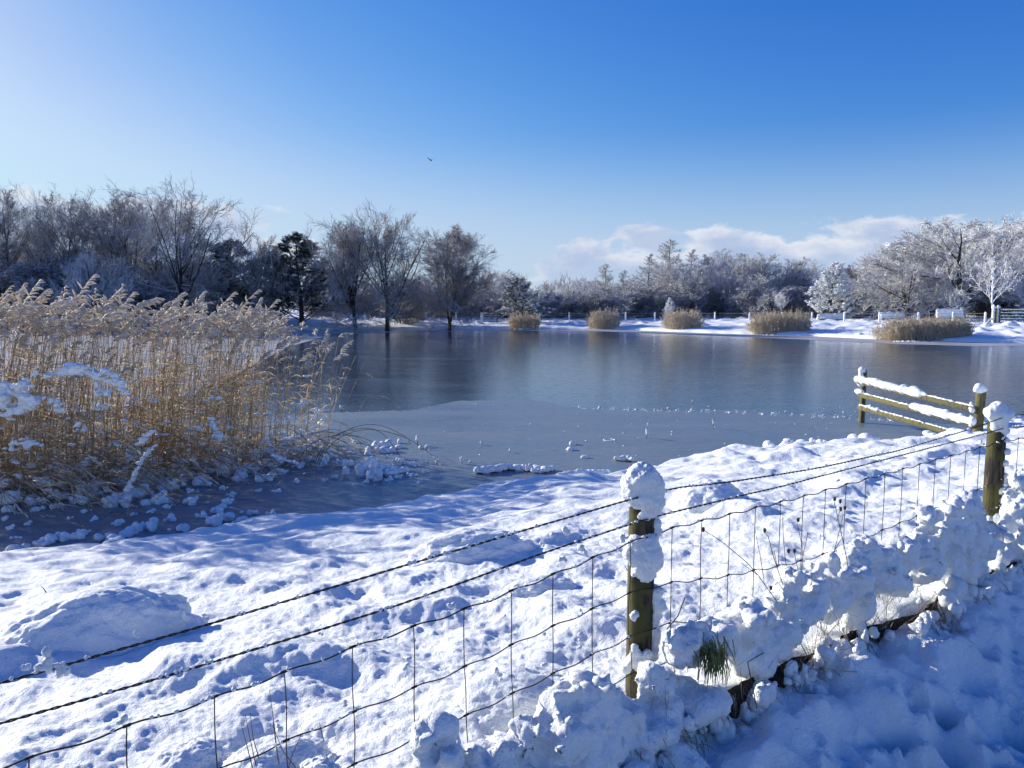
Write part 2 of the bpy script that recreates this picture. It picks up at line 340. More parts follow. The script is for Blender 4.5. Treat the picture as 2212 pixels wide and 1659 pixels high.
# pond: dark wet ice, with paler frosted ice sheets lying over it
def ice_mat(name,c1,c2,rough,bump,flake=0.,spec=.5,dark=0.):
    m,t=mat(name); g=t.n('ShaderNodeNewGeometry').outputs['Position']
    st=t.n('ShaderNodeMapping',i_Vector=g,i_Scale=(.35,1.1,1)).outputs[0]
    n=t.noise(st,1.0,5,.6); n2=t.noise(g,7,4,.7); n3=t.noise(g,26,3,.7)
    col=t.mix(t.mr(n,.3,.7),c1,c2); col=t.mix(t.mr(n3,.62,.74,0,flake),col,(.5,.55,.62))
    st2=t.n('ShaderNodeMapping',i_Vector=g,i_Scale=(1.3,6.5,1)).outputs[0]; fl=t.mr(t.noise(t.n('ShaderNodeMapping',i_Vector=g,i_Scale=(2.2,9,1)).outputs[0],1.5,4,.7),.53,.62,0,dark); col=t.mix(fl,col,(.012,.03,.06)); h=t.m('ADD',t.m('ADD',n2,t.m('MULTIPLY',n3,.4)),t.m('MULTIPLY',t.noise(st2,1.6,5,.7),1.6)); bp=t.n('ShaderNodeBump',i_Strength=bump,i_Distance=.01,i_Height=h)
    b=t.n('ShaderNodeBsdfPrincipled',i_Base_Color=col,i_Roughness=t.mr(n,.25,.75,rough*.75,rough*1.3),i_IOR=1.33,i_Specular_IOR_Level=spec,i_Normal=bp.outputs[0])
    # skin of matt frost in wind-drawn streaks, and dark open flecks
    sk=t.noise(t.n('ShaderNodeMapping',i_Vector=g,i_Scale=(.16,.9,1)).outputs[0],1.,6,.65)
    df=t.n('ShaderNodeBsdfDiffuse',i_Color=t.mix(fl,(.30,.38,.46),(.02,.045,.085))); o=t.n('ShaderNodeOutputMaterial')
    mx=t.n('ShaderNodeMixShader',i_0=t.m('MAXIMUM',t.m('MULTIPLY',fl,.75),t.mr(sk,.47,.74,.0,.24)),i_1=b.outputs[0],i_2=df.outputs[0]); t.t.links.new(mx.outputs[0],o.inputs[0]); return m
M_ICE=ice_mat('wet_ice',(.006,.020,.042),(.022,.055,.10),.065,.20,.2,.9,.8)
M_FROST=ice_mat('frosted_ice',(.155,.195,.235),(.225,.26,.285),.34,.3,.35,.5,.35)
M_PALE=ice_mat('snow_dusted_ice',(.34,.34,.34),(.55,.54,.53),.4,.4,.3)
mb=MB(); mb.add([(-120,-10,0),(90,-10,0),(90,120,0),(-120,120,0)],q=[[0,1,2,3]]); tag(obj('pond_ice',mb.mesh('pond_ice',M_ICE)),kind='structure')
def sheet(name,inner,outer,z,m,amp=.12,n=260):
    a=np.array(inner);b=np.array(outer); ts=np.linspace(0,1,n)
    def rsmp(p):
        L=np.concatenate([[0],np.cumsum(np.linalg.norm(np.diff(p,axis=0),axis=1))]);L/=L[-1]; return np.stack([np.interp(ts,L,p[:,0]),np.interp(ts,L,p[:,1])],1)
    a=rsmp(a);b=rsmp(b); b[:,1]+=amp*fbm(b[:,0]*1.2,b[:,1]*.1,z*100,7,.66); a[:,1]+=amp*fbm(a[:,0]*1.2,a[:,1]*.1,z*100+3,5,.6)
    mb=MB(); mb.add(np.concatenate([np.c_[a,np.full(n,z)],np.c_[b,np.full(n,z)]]),q=[[i,i+1,n+i+1,n+i] for i in range(n-1)]); return tag(obj(name,mb.mesh(name,m)),kind='structure')
EDGE=[(-40,12),(-14,15),(-8,16)]+[tuple(onz(u,v)[:2]) for u,v in [(600,900),(700,892),(860,889),(930,880),(980,869),(1100,862),(1180,866),(1235,882),(1400,886),(1550,889),(1700,895),(1860,903),(2050,918)]]+[(14,17.0)]
sheet('frosted_ice',[(-40,-5),(-12,3),(-5,5.5),(0,8),(5,11),(9,13.2),(14,16.9)],EDGE,.004,M_FROST,.34,900)
PA=[tuple(onz(u,v)[:2]) for u,v in [(-200,900),(0,900),(200,890),(380,860),(500,815),(560,782),(620,750),(720,722),(850,718),(1000,715.5),(1160,714.5),(1300,716),(1450,721.5),(1640,729),(1930,743),(2120,748),(2212,747),(2400,757)]]
PB=[tuple(onz(u,v)[:2]) for u,v in [(-200,710),(0,710),(250,709),(450,709),(600,709),(720,711),(850,716.5),(1000,714.5),(1160,713),(1300,709),(1450,714),(1640,719),(1930,730),(2120,736),(2212,738),(2400,748)]]
sheet('snow_dusted_ice',PA,PB,.004,M_PALE,.5)
# ---------------------------------------------------------------- trees
def rot_about(d,ax,ang):
    c=np.cos(ang)[:,None]; s_=np.sin(ang)[:,None]
    return d*c+np.cross(ax,d)*s_+ax*(np.sum(ax*d,1,keepdims=True))*(1-c)
def grow(rg,base,d0,L,r0,r1,S,wig,up):
    K=len(base); P=np.zeros((K,S,3)); P[:,0]=base; d=d0/np.linalg.norm(d0,axis=1,keepdims=True)
    upv=np.asarray(up,float) if np.ndim(up) else np.array([0,0,float(up)])
    for i in range(1,S):
        d=d+rg.normal(0,wig,(K,3))+upv; d/=np.linalg.norm(d,axis=1,keepdims=True); P[:,i]=P[:,i-1]+d*(L/(S-1))[:,None]
    r=r0[:,None]+(r1-r0)[:,None]*np.linspace(0,1,S)[None]; return P,r
def kids(rg,P,r,n,t0,t1,ang,angv,lens,lfun=None,rr=.6,rmin=.004,S=4,wig=.12,up=.0,even=True):
    K,S0,_=P.shape
    tt=(np.arange(n)[None]+rg.rand(K,n))/n if even else rg.rand(K,n)
    tt=t0+(t1-t0)*tt; f=tt*(S0-1); i=np.minimum(f.astype(int),S0-2); fr=f-i; k=np.arange(K)[:,None]
    base=P[k,i]*(1-fr[...,None])+P[k,i+1]*fr[...,None]; tan=P[k,i+1]-P[k,i]; tan/=np.linalg.norm(tan,axis=2,keepdims=True)
    rad=r[k,i]*(1-fr)+r[k,i+1]*fr
    base=base.reshape(-1,3); tan=tan.reshape(-1,3); rad=rad.reshape(-1); tf=tt.reshape(-1)
    rv=rg.normal(size=tan.shape); ax=np.cross(tan,rv); ax/=np.linalg.norm(ax,axis=1,keepdims=True)+1e-9
    a=np.radians(rg.normal(ang,angv,len(tan))); d=rot_about(tan,ax,a)
    PL=np.linalg.norm(np.diff(P,axis=1),axis=2).sum(1); L=np.repeat(PL,n)*lens*rg.uniform(.7,1.25,len(tan))
    if lfun is not None: L=L*lfun(tf)
    r0=np.maximum(rad*rr*rg.uniform(.7,1.1,len(rad)),rmin); return grow(rg,base,d,L,r0,np.maximum(r0*.35,rmin*.8),S,wig,up)
TREE={}
def deciduous(kind,seed,bark_m,twig_m,H=10.,trunks=1,tr_lean=.1,split=.25,n1=16,n2=9,n3=8,n4=5,a1=50,l1=.55,l2=.45,l3=.4,l4=.45,r0=.16,up1=.06,tw=.011,t0=.22,lf=None,wig=.08,skirt=0,skl=.32):
    rg=np.random.RandomState(seed); K=trunks
    d=np.c_[rg.normal(0,tr_lean,(K,2)),np.ones(K)]; base=np.c_[rg.normal(0,.12*(K>1),(K,2)),np.full(K,-.3)]
    P0,R0=grow(rg,base,d,np.full(K,H)*rg.uniform(.85,1,K),np.full(K,r0)*rg.uniform(.8,1,K),np.full(K,tw*1.2),9,.07,.04)
    lf=lf or (lambda t:1.15-.75*t)
    P1_,R1=kids(rg,P0,R0,n1,t0,.97,a1,10,l1,lf,.50,tw,6,wig,up1)
    P2_,R2=kids(rg,P1_,R1,n2+2,.2,.98,42,12,l2,lambda t:1.1-.5*t,.6,tw,5,.1,up1*.5)
    P3,R3=kids(rg,P2_,R2,n3,.15,.98,40,14,l3,None,.6,tw,4,.12,.03)
    P4,R4=kids(rg,P3,R3,n4,.1,.98,34,12,l4,None,.7,tw*.75,3,.10,.03)
    if skirt:
        Pa,Ra=kids(rg,P0,R0,skirt,.10,.5,82,10,skl,None,.4,tw*1.2,6,.10,.05); Pb,Rb=kids(rg,Pa,Ra,9,.12,.98,45,12,.42,None,.6,tw,5,.1,.02); Pc,Rc=kids(rg,Pb,Rb,8,.1,.98,42,14,.42,None,.6,tw,4,.1,.0); Pd,Rd=kids(rg,Pc,Rc,4,.1,.98,40,14,.5,None,.7,tw*.8,3,.1,.0)
    tb=MB(); tubes(tb,P0,R0,7); cb=MB(); tubes(cb,P1_,R1,5,0); tubes(cb,P2_,R2,4,1); tubes(cb,P3,R3,3,1); tubes(cb,P4,R4,3,1)
    if skirt: tubes(cb,Pa,Ra,4,1); tubes(cb,Pb,Rb,3,1); tubes(cb,Pc,Rc,3,1); tubes(cb,Pd,Rd,3,1)
    zz=np.concatenate([x[:,2] for x in cb.v]); xx=np.concatenate([np.hypot(x[:,0],x[:,1]) for x in cb.v]); print(kind,len(zz),round(float(zz.max()),2),round(float(np.percentile(xx,98)),2)); TREE[kind]=(tb.mesh(kind+'_trunk',[bark_m]),cb.mesh(kind+'_crown',[bark_m,twig_m]),float(np.percentile(zz,99.9)))
fan=lambda t:1.28*(1-t)+.16
deciduous('broad',11,M_BK,M_TW,H=9.4,n1=22,n2=9,n3=8,n4=5,a1=40,l1=.80,l2=.42,l3=.36,l4=.5,r0=.24,up1=.09,tw=.010,t0=.16,lf=fan,skirt=10,skl=.38,wig=.06)
deciduous('broadf',12,M_BK,M_TWF,H=8.6,n1=24,n2=10,n3=8,n4=5,a1=60,l1=.78,l2=.40,l3=.38,l4=.5,r0=.24,up1=.055,tw=.012,t0=.14,lf=lambda t:1.15-.85*t,skirt=10,skl=.5,wig=.07)
deciduous('slender',13,M_BK,M_TW,H=12,n1=22,n2=7,n3=6,n4=5,a1=30,l1=.50,l2=.42,l3=.40,l4=.5,r0=.13,up1=.08,tw=.009,t0=.3,lf=fan,wig=.05)
deciduous('slender2',14,M_BK,M_TW,H=12,trunks=2,tr_lean=.12,n1=16,n2=7,n3=6,n4=5,a1=30,l1=.52,l2=.42,l3=.4,l4=.5,r0=.12,up1=.08,tw=.008,t0=.25,lf=fan,wig=.05)
deciduous('birch',15,M_BK,M_TWB,H=9.6,trunks=3,tr_lean=.12,n1=18,n2=9,n3=8,n4=6,a1=38,l1=.40,l2=.45,l3=.42,l4=.55,r0=.10,up1=.07,tw=.0075,t0=.10,lf=lambda t:.95+.6*t-1.1*t*t,skirt=8,skl=.34,wig=.06)
deciduous('twin',16,M_BK,M_TW,H=9.6,trunks=3,tr_lean=.15,n1=16,n2=9,n3=8,n4=5,a1=36,l1=.60,l2=.42,l3=.38,l4=.5,r0=.15,up1=.08,tw=.0085,t0=.14,lf=fan,skirt=7,skl=.34,wig=.06)
deciduous('bush',17,M_BK,M_TWH,H=4,trunks=12,tr_lean=.55,n1=10,n2=8,n3=7,n4=4,a1=40,l1=.48,l2=.5,r0=.035,up1=.02,tw=.011,t0=.05,lf=lambda t:1-.4*t)
deciduous('bushd',18,M_BK,M_TW,H=4,trunks=12,tr_lean=.55,n1=10,n2=8,n3=7,n4=4,a1=40,l1=.48,l2=.5,r0=.04,up1=.02,tw=.012,t0=.05,lf=lambda t:1-.4*t)
deciduous('young',19,M_TWW,M_TWW,H=6,n1=16,n2=6,n3=4,n4=2,a1=44,l1=.62,l2=.4,r0=.09,up1=.07,tw=.020,t0=.28,lf=fan,wig=.05)
deciduous('tall_frost',20,M_BK,M_TWF,H=10,trunks=3,tr_lean=.12,n1=18,n2=8,n3=7,n4=5,a1=38,l1=.5,l2=.42,r0=.10,up1=.06,tw=.011,t0=.10,lf=fan,wig=.06)
deciduous('red',21,M_BK,M_TWB,H=9,n1=24,n2=8,n3=7,n4=5,a1=34,l1=.45,r0=.1,up1=.08,tw=.010,t0=.15,lf=fan)
def larch(kind,seed,tm,H=10.):
    rg=np.random.RandomState(seed); P0,R0=grow(rg,np.array([[0,0,-.3]]),np.array([[.02,.01,1.]]),np.array([H]),np.array([.14]),np.array([.012]),10,.02,.02)
    P1_,R1=kids(rg,P0,R0,90,.08,.99,74,8,.40,lambda t:1.1-1.0*t,.35,.014,6,.05,.05)
    P2_,R2=kids(rg,P1_,R1,13,.1,.98,52,12,.36,lambda t:1.1-.6*t,.6,.010,4,.1,-.03)
    P3,R3=kids(rg,P2_,R2,7,.1,.98,45,14,.4,None,.7,.009,3,.1,-.02)
    tb=MB(); tubes(tb,P0,R0,7); cb=MB(); tubes(cb,P1_,R1,4,0); tubes(cb,P2_,R2,3,1); tubes(cb,P3,R3,3,1)
    TREE[kind]=(tb.mesh(kind+'_trunk',[M_BK]),cb.mesh(kind+'_crown',[M_BK,tm]),H)
larch('larch',31,M_TW)
def pine(kind,seed,nm,H=8.,dens=1.35,wide=.42,t0=.07,pads=0):
    rg=np.random.RandomState(seed); P0,R0=grow(rg,np.array([[0,0,-.3]]),np.array([[.03,.02,1.]]),np.array([H*.95]),np.array([.14]),np.array([.02]),9,.03,.02)
    P1_,R1=kids(rg,P0,R0,int(44*dens),t0,.97,66,12,wide,lambda t:1.08-.9*t,.4,.018,6,.08,.10)
    P2_,R2=kids(rg,P1_,R1,7,.25,.98,45,12,.38,lambda t:1.1-.5*t,.6,.012,4,.1,.12)
    # needle shoots: bottle-brush clusters on the branch ends
    Pn,_=kids(rg,P2_,R2,6,.2,1.,30,15,.55,None,.5,.01,2,.05,.25)
    b=Pn[:,0]; d=Pn[:,1]-Pn[:,0]; d/=np.linalg.norm(d,axis=1,keepdims=True); K=len(b); L=rg.uniform(.22,.42,K)
    cb=MB(); tubes(cb,P1_,R1,4,0); tubes(cb,P2_,R2,3,0)
    for q in range(26):
        f=rg.rand(K); rv=rg.normal(size=(K,3)); ax=np.cross(d,rv); ax/=np.linalg.norm(ax,axis=1,keepdims=True)
        nd=rot_about(d,ax,np.radians(rg.uniform(25,60,K))); p=b+d*(L*f)[:,None]; e=p+nd*.13; sd=np.cross(nd,ax)*.013
        VV=np.stack([p-sd,p+sd,e],1); cb.add(VV.reshape(-1,3),t=np.arange(K*3).reshape(-1,3),m=1)
    tb=MB(); tubes(tb,P0,R0,7); sm_=None
    if pads:
        q=MB(); ii=rg.choice(K,pads); cc=b[ii]+d[ii]*(L[ii]*.6)[:,None]+[0,0,.04]
        lumps(q,cc,rg.uniform(.07,.135,pads),1,.3,2,(1.25,1.25,.75)); sm_=q.mesh(kind+'_snow',[M_SNOWF])
    TREE[kind]=(tb.mesh(kind+'_trunk',[M_BK]),cb.mesh(kind+'_crown',[M_BK,nm]),H,sm_)
pine('pine',41,M_ND,pads=60); pine('pine_snow',42,M_NS,dens=1.5,wide=.46,pads=420); pine('pine_white',43,M_NW,dens=1.5,wide=.38,t0=.05,pads=950)
def plant(kind,name,u,top,d,label,cat,group=None,wf=1.,lean=0.,rz=None,sunk=0.,X=None):
    tm,cm_,H=TREE[kind][:3]; x=at(u,660,d)[0] if X is None else X; z=gz(x,d)
    h=EYE+(660-top)/F*d-z; sc_=h/H
    o=thing(name,label,cat,(x,d,z-sunk),rs.uniform(0,6.28) if rz is None else rz,group); o.scale=(sc_*wf,sc_*wf,sc_)
    if lean: o.rotation_euler[1]=0; o.rotation_euler=(0,lean,0)
    obj('trunk',tm,o); obj('crown',cm_,o)
    if len(TREE[kind])>3 and TREE[kind][3]: obj('snow',TREE[kind][3],o)['kind']='stuff'
    return o
WG='bare trees of the wood behind the reeds'; WL='bare leafless tree among the tall dark wood behind the reed bed'
for i,(u,top,d,k,wf) in enumerate([(-70,430,84,'slender',1.),(-25,415,80,'slender2',1.1),(30,404,80,'slender',1.15),(75,470,86,'slender2',1.),(110,450,82,'slender2',1.),(150,425,81,'slender',1.1),
      (192,408,84,'slender2',1.25),(235,412,82,'slender',1.2),(262,435,90,'slender',1.),(295,412,83,'slender2',1.2),(332,425,88,'slender',1.1),(435,520,90,'slender',1.),(470,545,88,'slender2',1.1)]):
    plant(k,'bare_tree',u,top,d,WL,'tree',WG,wf)
plant('broad','spreading_tree',383,404,76,'broad spreading bare tree, tallest dark tree at the right end of the wood','tree',None,1.0,rz=1.)
plant('broadf','frosted_tree',212,548,73,'small snow-dusted tree with low spreading branches behind the reed bed','tree',None,.95)
UL='dark twiggy undergrowth shrub at the foot of the left wood'; UG='undergrowth shrubs of the left wood'
for i in range(30):
    u=-110+i*22+rs.uniform(-10,10); d=rs.uniform(78,94); plant('bushd','shrub',u,rs.uniform(530,610) if u<430 else rs.uniform(570,620),d,UL,'shrub',UG,1.3)
EL='dark evergreen pine deep inside the left wood'; EG='evergreens inside the left wood'
for u,top,d in [(15,520,97),(95,545,96),(165,530,98),(245,505,100),(310,520,96),(345,560,92),(60,580,92),(205,575,94),(420,560,96)]:
    plant('pine','pine_tree',u,top,d,EL,'tree',EG,1.35)
plant('pine','pine_tree',497,512,82,'dark pine just left of the leaning waterside tree','tree',None,1.6)
plant('broad','bare_tree',566,500,78,'bare spreading tree leaning at the left shore with a dark trunk','tree',None,.85,lean=-.06)
plant('pine','pine_tree',602,535,84,'smaller dark pine between the leaning shore tree and the tall pine','tree',None,1.7)
plant('pine','pine_tree',650,499,80,'tall well-formed dark pine standing alone left of the twin-trunked tree','tree',None,1.7)
plant('twin','twin_trunk_tree',772,468,77.5,'bare tree with leaning trunks on the far shore left of the tallest shore tree','tree',None,1.15,rz=.4)
plant('broad','leaning_tree',834,452,76.5,'tall bare tree with a leaning dark trunk growing out of the ice edge','tree',None,.95,lean=-.05)
plant('bushd','shrub',868,588,84,'dense dark bushy tree just right of the leaning shore tree','shrub',None,1.0)
plant('birch','birch_tree',967,487,76.5,'fine-twigged rounded birch with its trunk at the ice edge','tree',None,1.35)
plant('red','bare_tree',1042,586,100,'small reddish bare tree right of the rounded birch','tree',None,1.4)
plant('tall_frost','bare_tree',1100,582,96,'pale bare tree standing behind the snowy pine','tree',None,1.2)
plant('pine_snow','pine_tree',1130,596,88,'bushy snow-laden dark pine behind the first reed clump','tree',None,1.75)
for u,top,d,k,wf,lb in [(1305,566,105,'larch',1.15,'leftmost frosted conifer-like larch, short and layered'),(1345,580,104,'larch',1.0,'low larch between the short layered larch and the tall larches'),(1400,545,104,'larch',1.1,'second larch in height, left shoulder of the tall larch'),(1440,513,100,'larch',1.25,'tallest pointed larch of the larch group'),(1490,535,102,'larch',1.,'slim larch just right of the tallest larch'),(1525,545,98,'larch',1.1,'rightmost larch, beside the frosted bare trees'),
      (1470,560,96,'tall_frost',1.2,'frosted bare tree in front of the tall larches')]:
    plant(k,'larch_tree' if k=='larch' else 'bare_tree',u,top,d,lb,'tree',None,wf)
FG='frosted trees behind the far fence'; FL='pale frosted bare tree in the middle of the far bank treeline'
for u,top,d,wf in [(1560,555,96,1.2),(1600,535,100,1.3),(1650,548,97,1.3),(1700,555,99,1.3),(1740,570,96,1.2),(1230,618,120,1.5),(1270,600,112,1.3),(1375,600,98,1.2),(1010,600,100,1.2),(1070,610,104,1.3),(900,590,104,1.3),(720,580,98,1.3),(1630,590,92,1.2)]:
    plant('tall_frost','frosted_tree',u,top,d,FL,'tree',FG,wf)
HG='frosted hedge shrubs behind the far fence'; HL='low frosted shrub of the bluish hedge behind the far fence'
for i in range(46):
    u=690+i*27+rs.uniform(-8,8); d=rs.uniform(92,104) if u<1180 else rs.uniform(90,100)
    top=rs.uniform(606,634) if u>1240 else rs.uniform(628,650)
    plant('bush','shrub',u,top,d,HL,'shrub',HG,1.7)
plant('pine_white','pine_tree',1446,640,84,'tiny snow-plastered conifer sapling beside the third reed clump','tree',None,.9)
plant('pine_white','pine_tree',1795,563,80,'white snow-plastered pine standing in front of the hedge','tree',None,1.3)
for u,top,d,k,wf,lb in [(1850,572,95,'red',1.4,'reddish bare tree right of the white pine'),(1890,585,93,'bushd',1.2,'dark bush between the white pine and the round tree'),(1925,600,90,'bushd',1.2,'low dark bush at the left foot of the round frosted tree')]:
    plant(k,'bare_tree' if k=='red' else 'shrub',u,top,d,lb,'tree' if k=='red' else 'shrub',None,wf)
plant('pine_white','pine_tree',1950,515,90,'snowy pine with its crown peeking over the round frosted tree','tree',None,1.9)
for u,top,d in [(1905,560,97),(2010,520,96),(2120,500,97),(2190,520,98),(2045,505,99),(1860,590,97)]: plant('broadf','frosted_tree',u,top,d,'pale frosted tree in the grove behind the biggest tree at the right','tree','frosted trees behind the biggest tree',1.3)
plant('broadf','frosted_tree',1965,532,80,'round frosted tree with low branches, left of the biggest tree','tree',None,1.45)
plant('broadf','frosted_tree',2080,474,78,'biggest frosted tree on the right with a short thick dark trunk','tree',None,1.3)
plant('broadf','frosted_tree',2170,480,92,'tall frosted tree behind the biggest tree at the right edge','tree',None,1.3)
plant('young','young_tree',2148,552,70,'young pure white tree beside the field gate','tree',None,1.1)
plant('young','young_tree',2068,622,74,'small thin white sapling left of the young white tree','tree',None,.9)
plant('young','young_tree',1688,630,84,'tiny white sapling behind the fourth reed clump','tree',None,.9)
for u,top,d,k,wf,lb in [(2215,575,76,'young',1.1,'white sapling cut by the right picture edge'),(2250,520,86,'broadf',1.1,'frosted tree past the right edge'),(2020,590,94,'bushd',1.2,'dark shrub behind the round frosted tree'),(2130,600,94,'bushd',1.3,'dark shrub behind the young white tree'),(2200,590,92,'bushd',1.4,'dark shrub at the right edge behind the gate')]:
    plant(k,'bare_tree' if k!='bushd' else 'shrub',u,top,d,lb,'tree' if k!='bushd' else 'shrub',None,wf)
# far-off wood: one mass
mb=MB(); V,Q,Tt,qm,tm=MB().add([(0,0,0)]).arrays()
def mesh_arrays(me):
    n=len(me.vertices); co=np.zeros(n*3,np.float32); me.vertices.foreach_get('co',co)
    li=np.zeros(len(me.loops),np.int32); me.loops.foreach_get('vertex_index',li); lt=np.zeros(len(me.polygons),np.int32); me.polygons.foreach_get('loop_total',lt)
    return co.reshape(-1,3).astype(float),li.reshape(-1,4),np.zeros((0,3),int),np.zeros(len(li)//4,int),np.zeros(0,int)
rg=np.random.RandomState(77); mb=MB()
P0,R0=grow(rg,np.c_[rg.uniform(-160,150,900),rg.uniform(150,190,900),np.full(900,.5)],np.c_[rg.normal(0,.1,(900,2)),np.ones(900)],rg.uniform(4,7.5,900),np.full(900,.08),np.full(900,.03),5,.05,.02)
Pa,Ra=kids(rg,P0,R0,12,.1,.98,38,10,.35,lambda t:1.2-.6*t,.6,.03,3,.1,.05); Pb,Rb=kids(rg,Pa,Ra,6,.1,.98,38,10,.5,None,.7,.025,3,.1,.03)
tubes(mb,P0,R0,3); tubes(mb,Pa,Ra,3); tubes(mb,Pb,Rb,3); tag(obj('far_wood',mb.mesh('far_wood',M_TWB)),'low brown line of distant woodland on the horizon','woodland',None,'stuff')
# ---------------------------------------------------------------- near stock fence
def onf(u,v,s_=0.):                # point seen at (u,v) on the vertical plane s_ metres beyond the fence line
    r=ray(u,v); n=np.array([ND[0],ND[1],0]); k=(ND@P1+s_)/(n@r); return r*k+np.array([0,0,EYE]),k
PW2=2.59; PW=[-2.45,0.,PW2,5.1,7.6]
fence=thing('stock_fence','wire stock fence on snow-capped wooden posts running along the path','fence',(P1[0],P1[1],.8))
FO=np.array([P1[0],P1[1],.8])
def fpart(name,me,par=None): return obj(name,rel(me,FO),par or fence)
def post(mb,c,z0,z1,r,lean=(0,0),flat=.0):
    n=26; zs=np.linspace(z0,z1,n); th=np.arange(28)*2*math.pi/28; o=rs.rand()*40
    V=[]
    for z in zs:
        rr_=r*(1+.05*noise3(np.cos(th)*1.5+o,np.sin(th)*1.5,z*1.3)+.035*noise3(np.cos(th)*7+o,np.sin(th)*7,z*1.))
        V.append(np.c_[c[0]+lean[0]*(z-z0)+rr_*np.cos(th),c[1]+lean[1]*(z-z0)+rr_*np.sin(th),np.full(28,z)])
    V=np.concatenate(V); i=(np.arange(n-1)*28)[:,None]; j=np.arange(28)[None]; j2=(j+1)%28
    mb.add(V,q=np.stack([i+j,i+j2,i+28+j2,i+28+j],-1).reshape(-1,4))
    top=V[-28:]; mb.add(np.vstack([top,top.mean(0)[None]]),t=[[k,(k+1)%28,28] for k in range(28)])
POST=[]
for i,w_ in enumerate(PW):
    c=fen(w_); mb=MB(); z1={0:1.83,1:1.80,2:1.86}.get(i,1.85); post(mb,c,.6,z1,.044 if i==1 else .043,(.005,-.004)); pm=mb.mesh('post',[M_POST]); POST.append(fpart('post',pm))
POST[1]['label']='nearest fence post, plastered with clumps of snow'; POST[2]['label']='right-hand fence post with a thick round snow cap'
def snowpx(L,dz,s_=None,vox=.0055,amp=.013,fr=22,fine=.007,name='snow'):
    cs=[];rd=[]
    for u,v,r in L:
        if s_ is None: k=dz; p=at(u,v,k)
        else: p,k=onf(u,v,s_)
        cs.append(p); rd.append(r*k/F)
    return remesh(cs,rd,vox,amp*.8,fr,M_SNOW,4,name,fine,rn=.25)
cap1=[(1388,1034,38),(1370,1045,28),(1405,1045,28),(1375,1068,33),(1398,1075,34),(1362,1062,20),(1400,1095,24),(1388,1112,16),(1418,1085,18),(1415,1062,20)]
fpart('snow_cap',snowpx(cap1,2.47),POST[1])
fpart('snow_clump',snowpx([(1378,1178,26),(1400,1172,24),(1372,1195,28),(1400,1200,30),(1388,1222,28),(1410,1215,22),(1392,1245,18),(1375,1235,14),(1418,1195,16),(1405,1240,14)],2.47),POST[1])
fpart('snow_clump',snowpx([(1414,1130,13),(1416,1150,12),(1419,1280,16),(1415,1295,13),(1424,1310,17),(1418,1330,15),(1414,1345,13),(1412,1362,15),(1415,1380,14),(1411,1398,14),(1418,1300,12),(1409,1416,14)],2.49),POST[1])
fpart('snow_clump',snowpx([(1366,1332,10),(1374,1327,9),(1371,1340,7)],2.45),POST[1])
fpart('snow_clump',snowpx([(1372,1412,11),(1366,1428,14),(1385,1425,14),(1398,1414,12),(1370,1398,7),(1352,1445,12),(1378,1440,12)],2.45),POST[1])
d2=fen(PW2)[1]-.03
fpart('snow_cap',snowpx([(2157,897,22),(2143,892,15),(2172,895,16),(2157,884,17),(2160,915,18),(2150,925,10),(2168,930,12),(2164,945,9)],d2,vox=.009),POST[2])
fpart('snow_clump',snowpx([(2172,950,9),(2174,975,9),(2170,1000,8),(2172,1030,9),(2160,1060,10),(2168,1085,9),(2164,1110,10),(2155,1040,6),(2148,1118,12),(2168,1125,14),(2160,1080,8)],d2+.0,vox=.009),POST[2])
for k in (0,3,4):
    c=fen(PW[k]); fpart('snow_cap',remesh([(c[0],c[1],1.9),(c[0]+.02,c[1],1.95)],[.06,.05],.012,.008,20,M_SNOW,3,'cap',.003),POST[k])
# wires: heights read along the line (w, z)
TB={'barb1':[(-3,1.60),(-1.78,1.67),(-1.41,1.691),(-.914,1.729),(-.324,1.771),(-.086,1.787),(0,1.79),(.095,1.796),(.4,1.777),(.9,1.762),(1.52,1.765),(2.2,1.80),(2.59,1.83),(3.8,1.78),(5.1,1.84),(7.6,1.84)],
 'barb2':[(-3,1.52),(-1.78,1.59),(-1.528,1.596),(-1.16,1.614),(-.916,1.628),(-.396,1.682),(0,1.712),(.4,1.718),(.68,1.72),(1.56,1.742),(2.3,1.76),(2.59,1.77),(3.8,1.71),(5.1,1.77),(7.6,1.77)],
 'n1':[(-3,1.46),(-1.741,1.50),(-1.38,1.517),(-1.05,1.547),(-.72,1.568),(-.4,1.604),(-.09,1.646),(.1,1.658),(.82,1.66),(1.92,1.684),(2.37,1.697),(2.59,1.70),(3.8,1.66),(5.1,1.70),(7.6,1.70)],
 'n2':[(-3,1.30),(-1.384,1.342),(-1.05,1.376),(-.72,1.403),(-.41,1.442),(-.095,1.478),(.1,1.47),(.4,1.43),(.82,1.401),(1.04,1.398),(2.12,1.464),(2.59,1.50),(3.8,1.47),(5.1,1.52),(7.6,1.5)],
 'n3':[(-3,1.17),(-.9,1.242),(-.57,1.274),(-.26,1.31),(0,1.335),(.1,1.33),(.4,1.27),(.8,1.213),(.98,1.228),(1.5,1.287),(2.26,1.336),(2.59,1.36),(3.8,1.33),(5.1,1.36),(7.6,1.36)],
 'n4':[(-3,1.07),(-.59,1.147),(-.11,1.196),(.06,1.2),(.4,1.12),(.8,1.038),(1.02,1.03),(1.22,1.032),(1.8,1.10),(2.59,1.18),(3.8,1.17),(5.1,1.2),(7.6,1.2)]}
def wz(k,w_): a=np.array(TB[k]); return np.interp(w_,a[:,0],a[:,1])
WS=-.052                            # wires are stapled to the path side of the posts
ST=[-1.90,-1.741,-1.564,-1.384,-1.224,-1.05,-.878,-.722,-.563,-.41,-.255,-.096]+[.098+.147*i for i in range(50) if .098+.147*i<7.4]
ws=np.linspace(-2.6,7.6,1500)
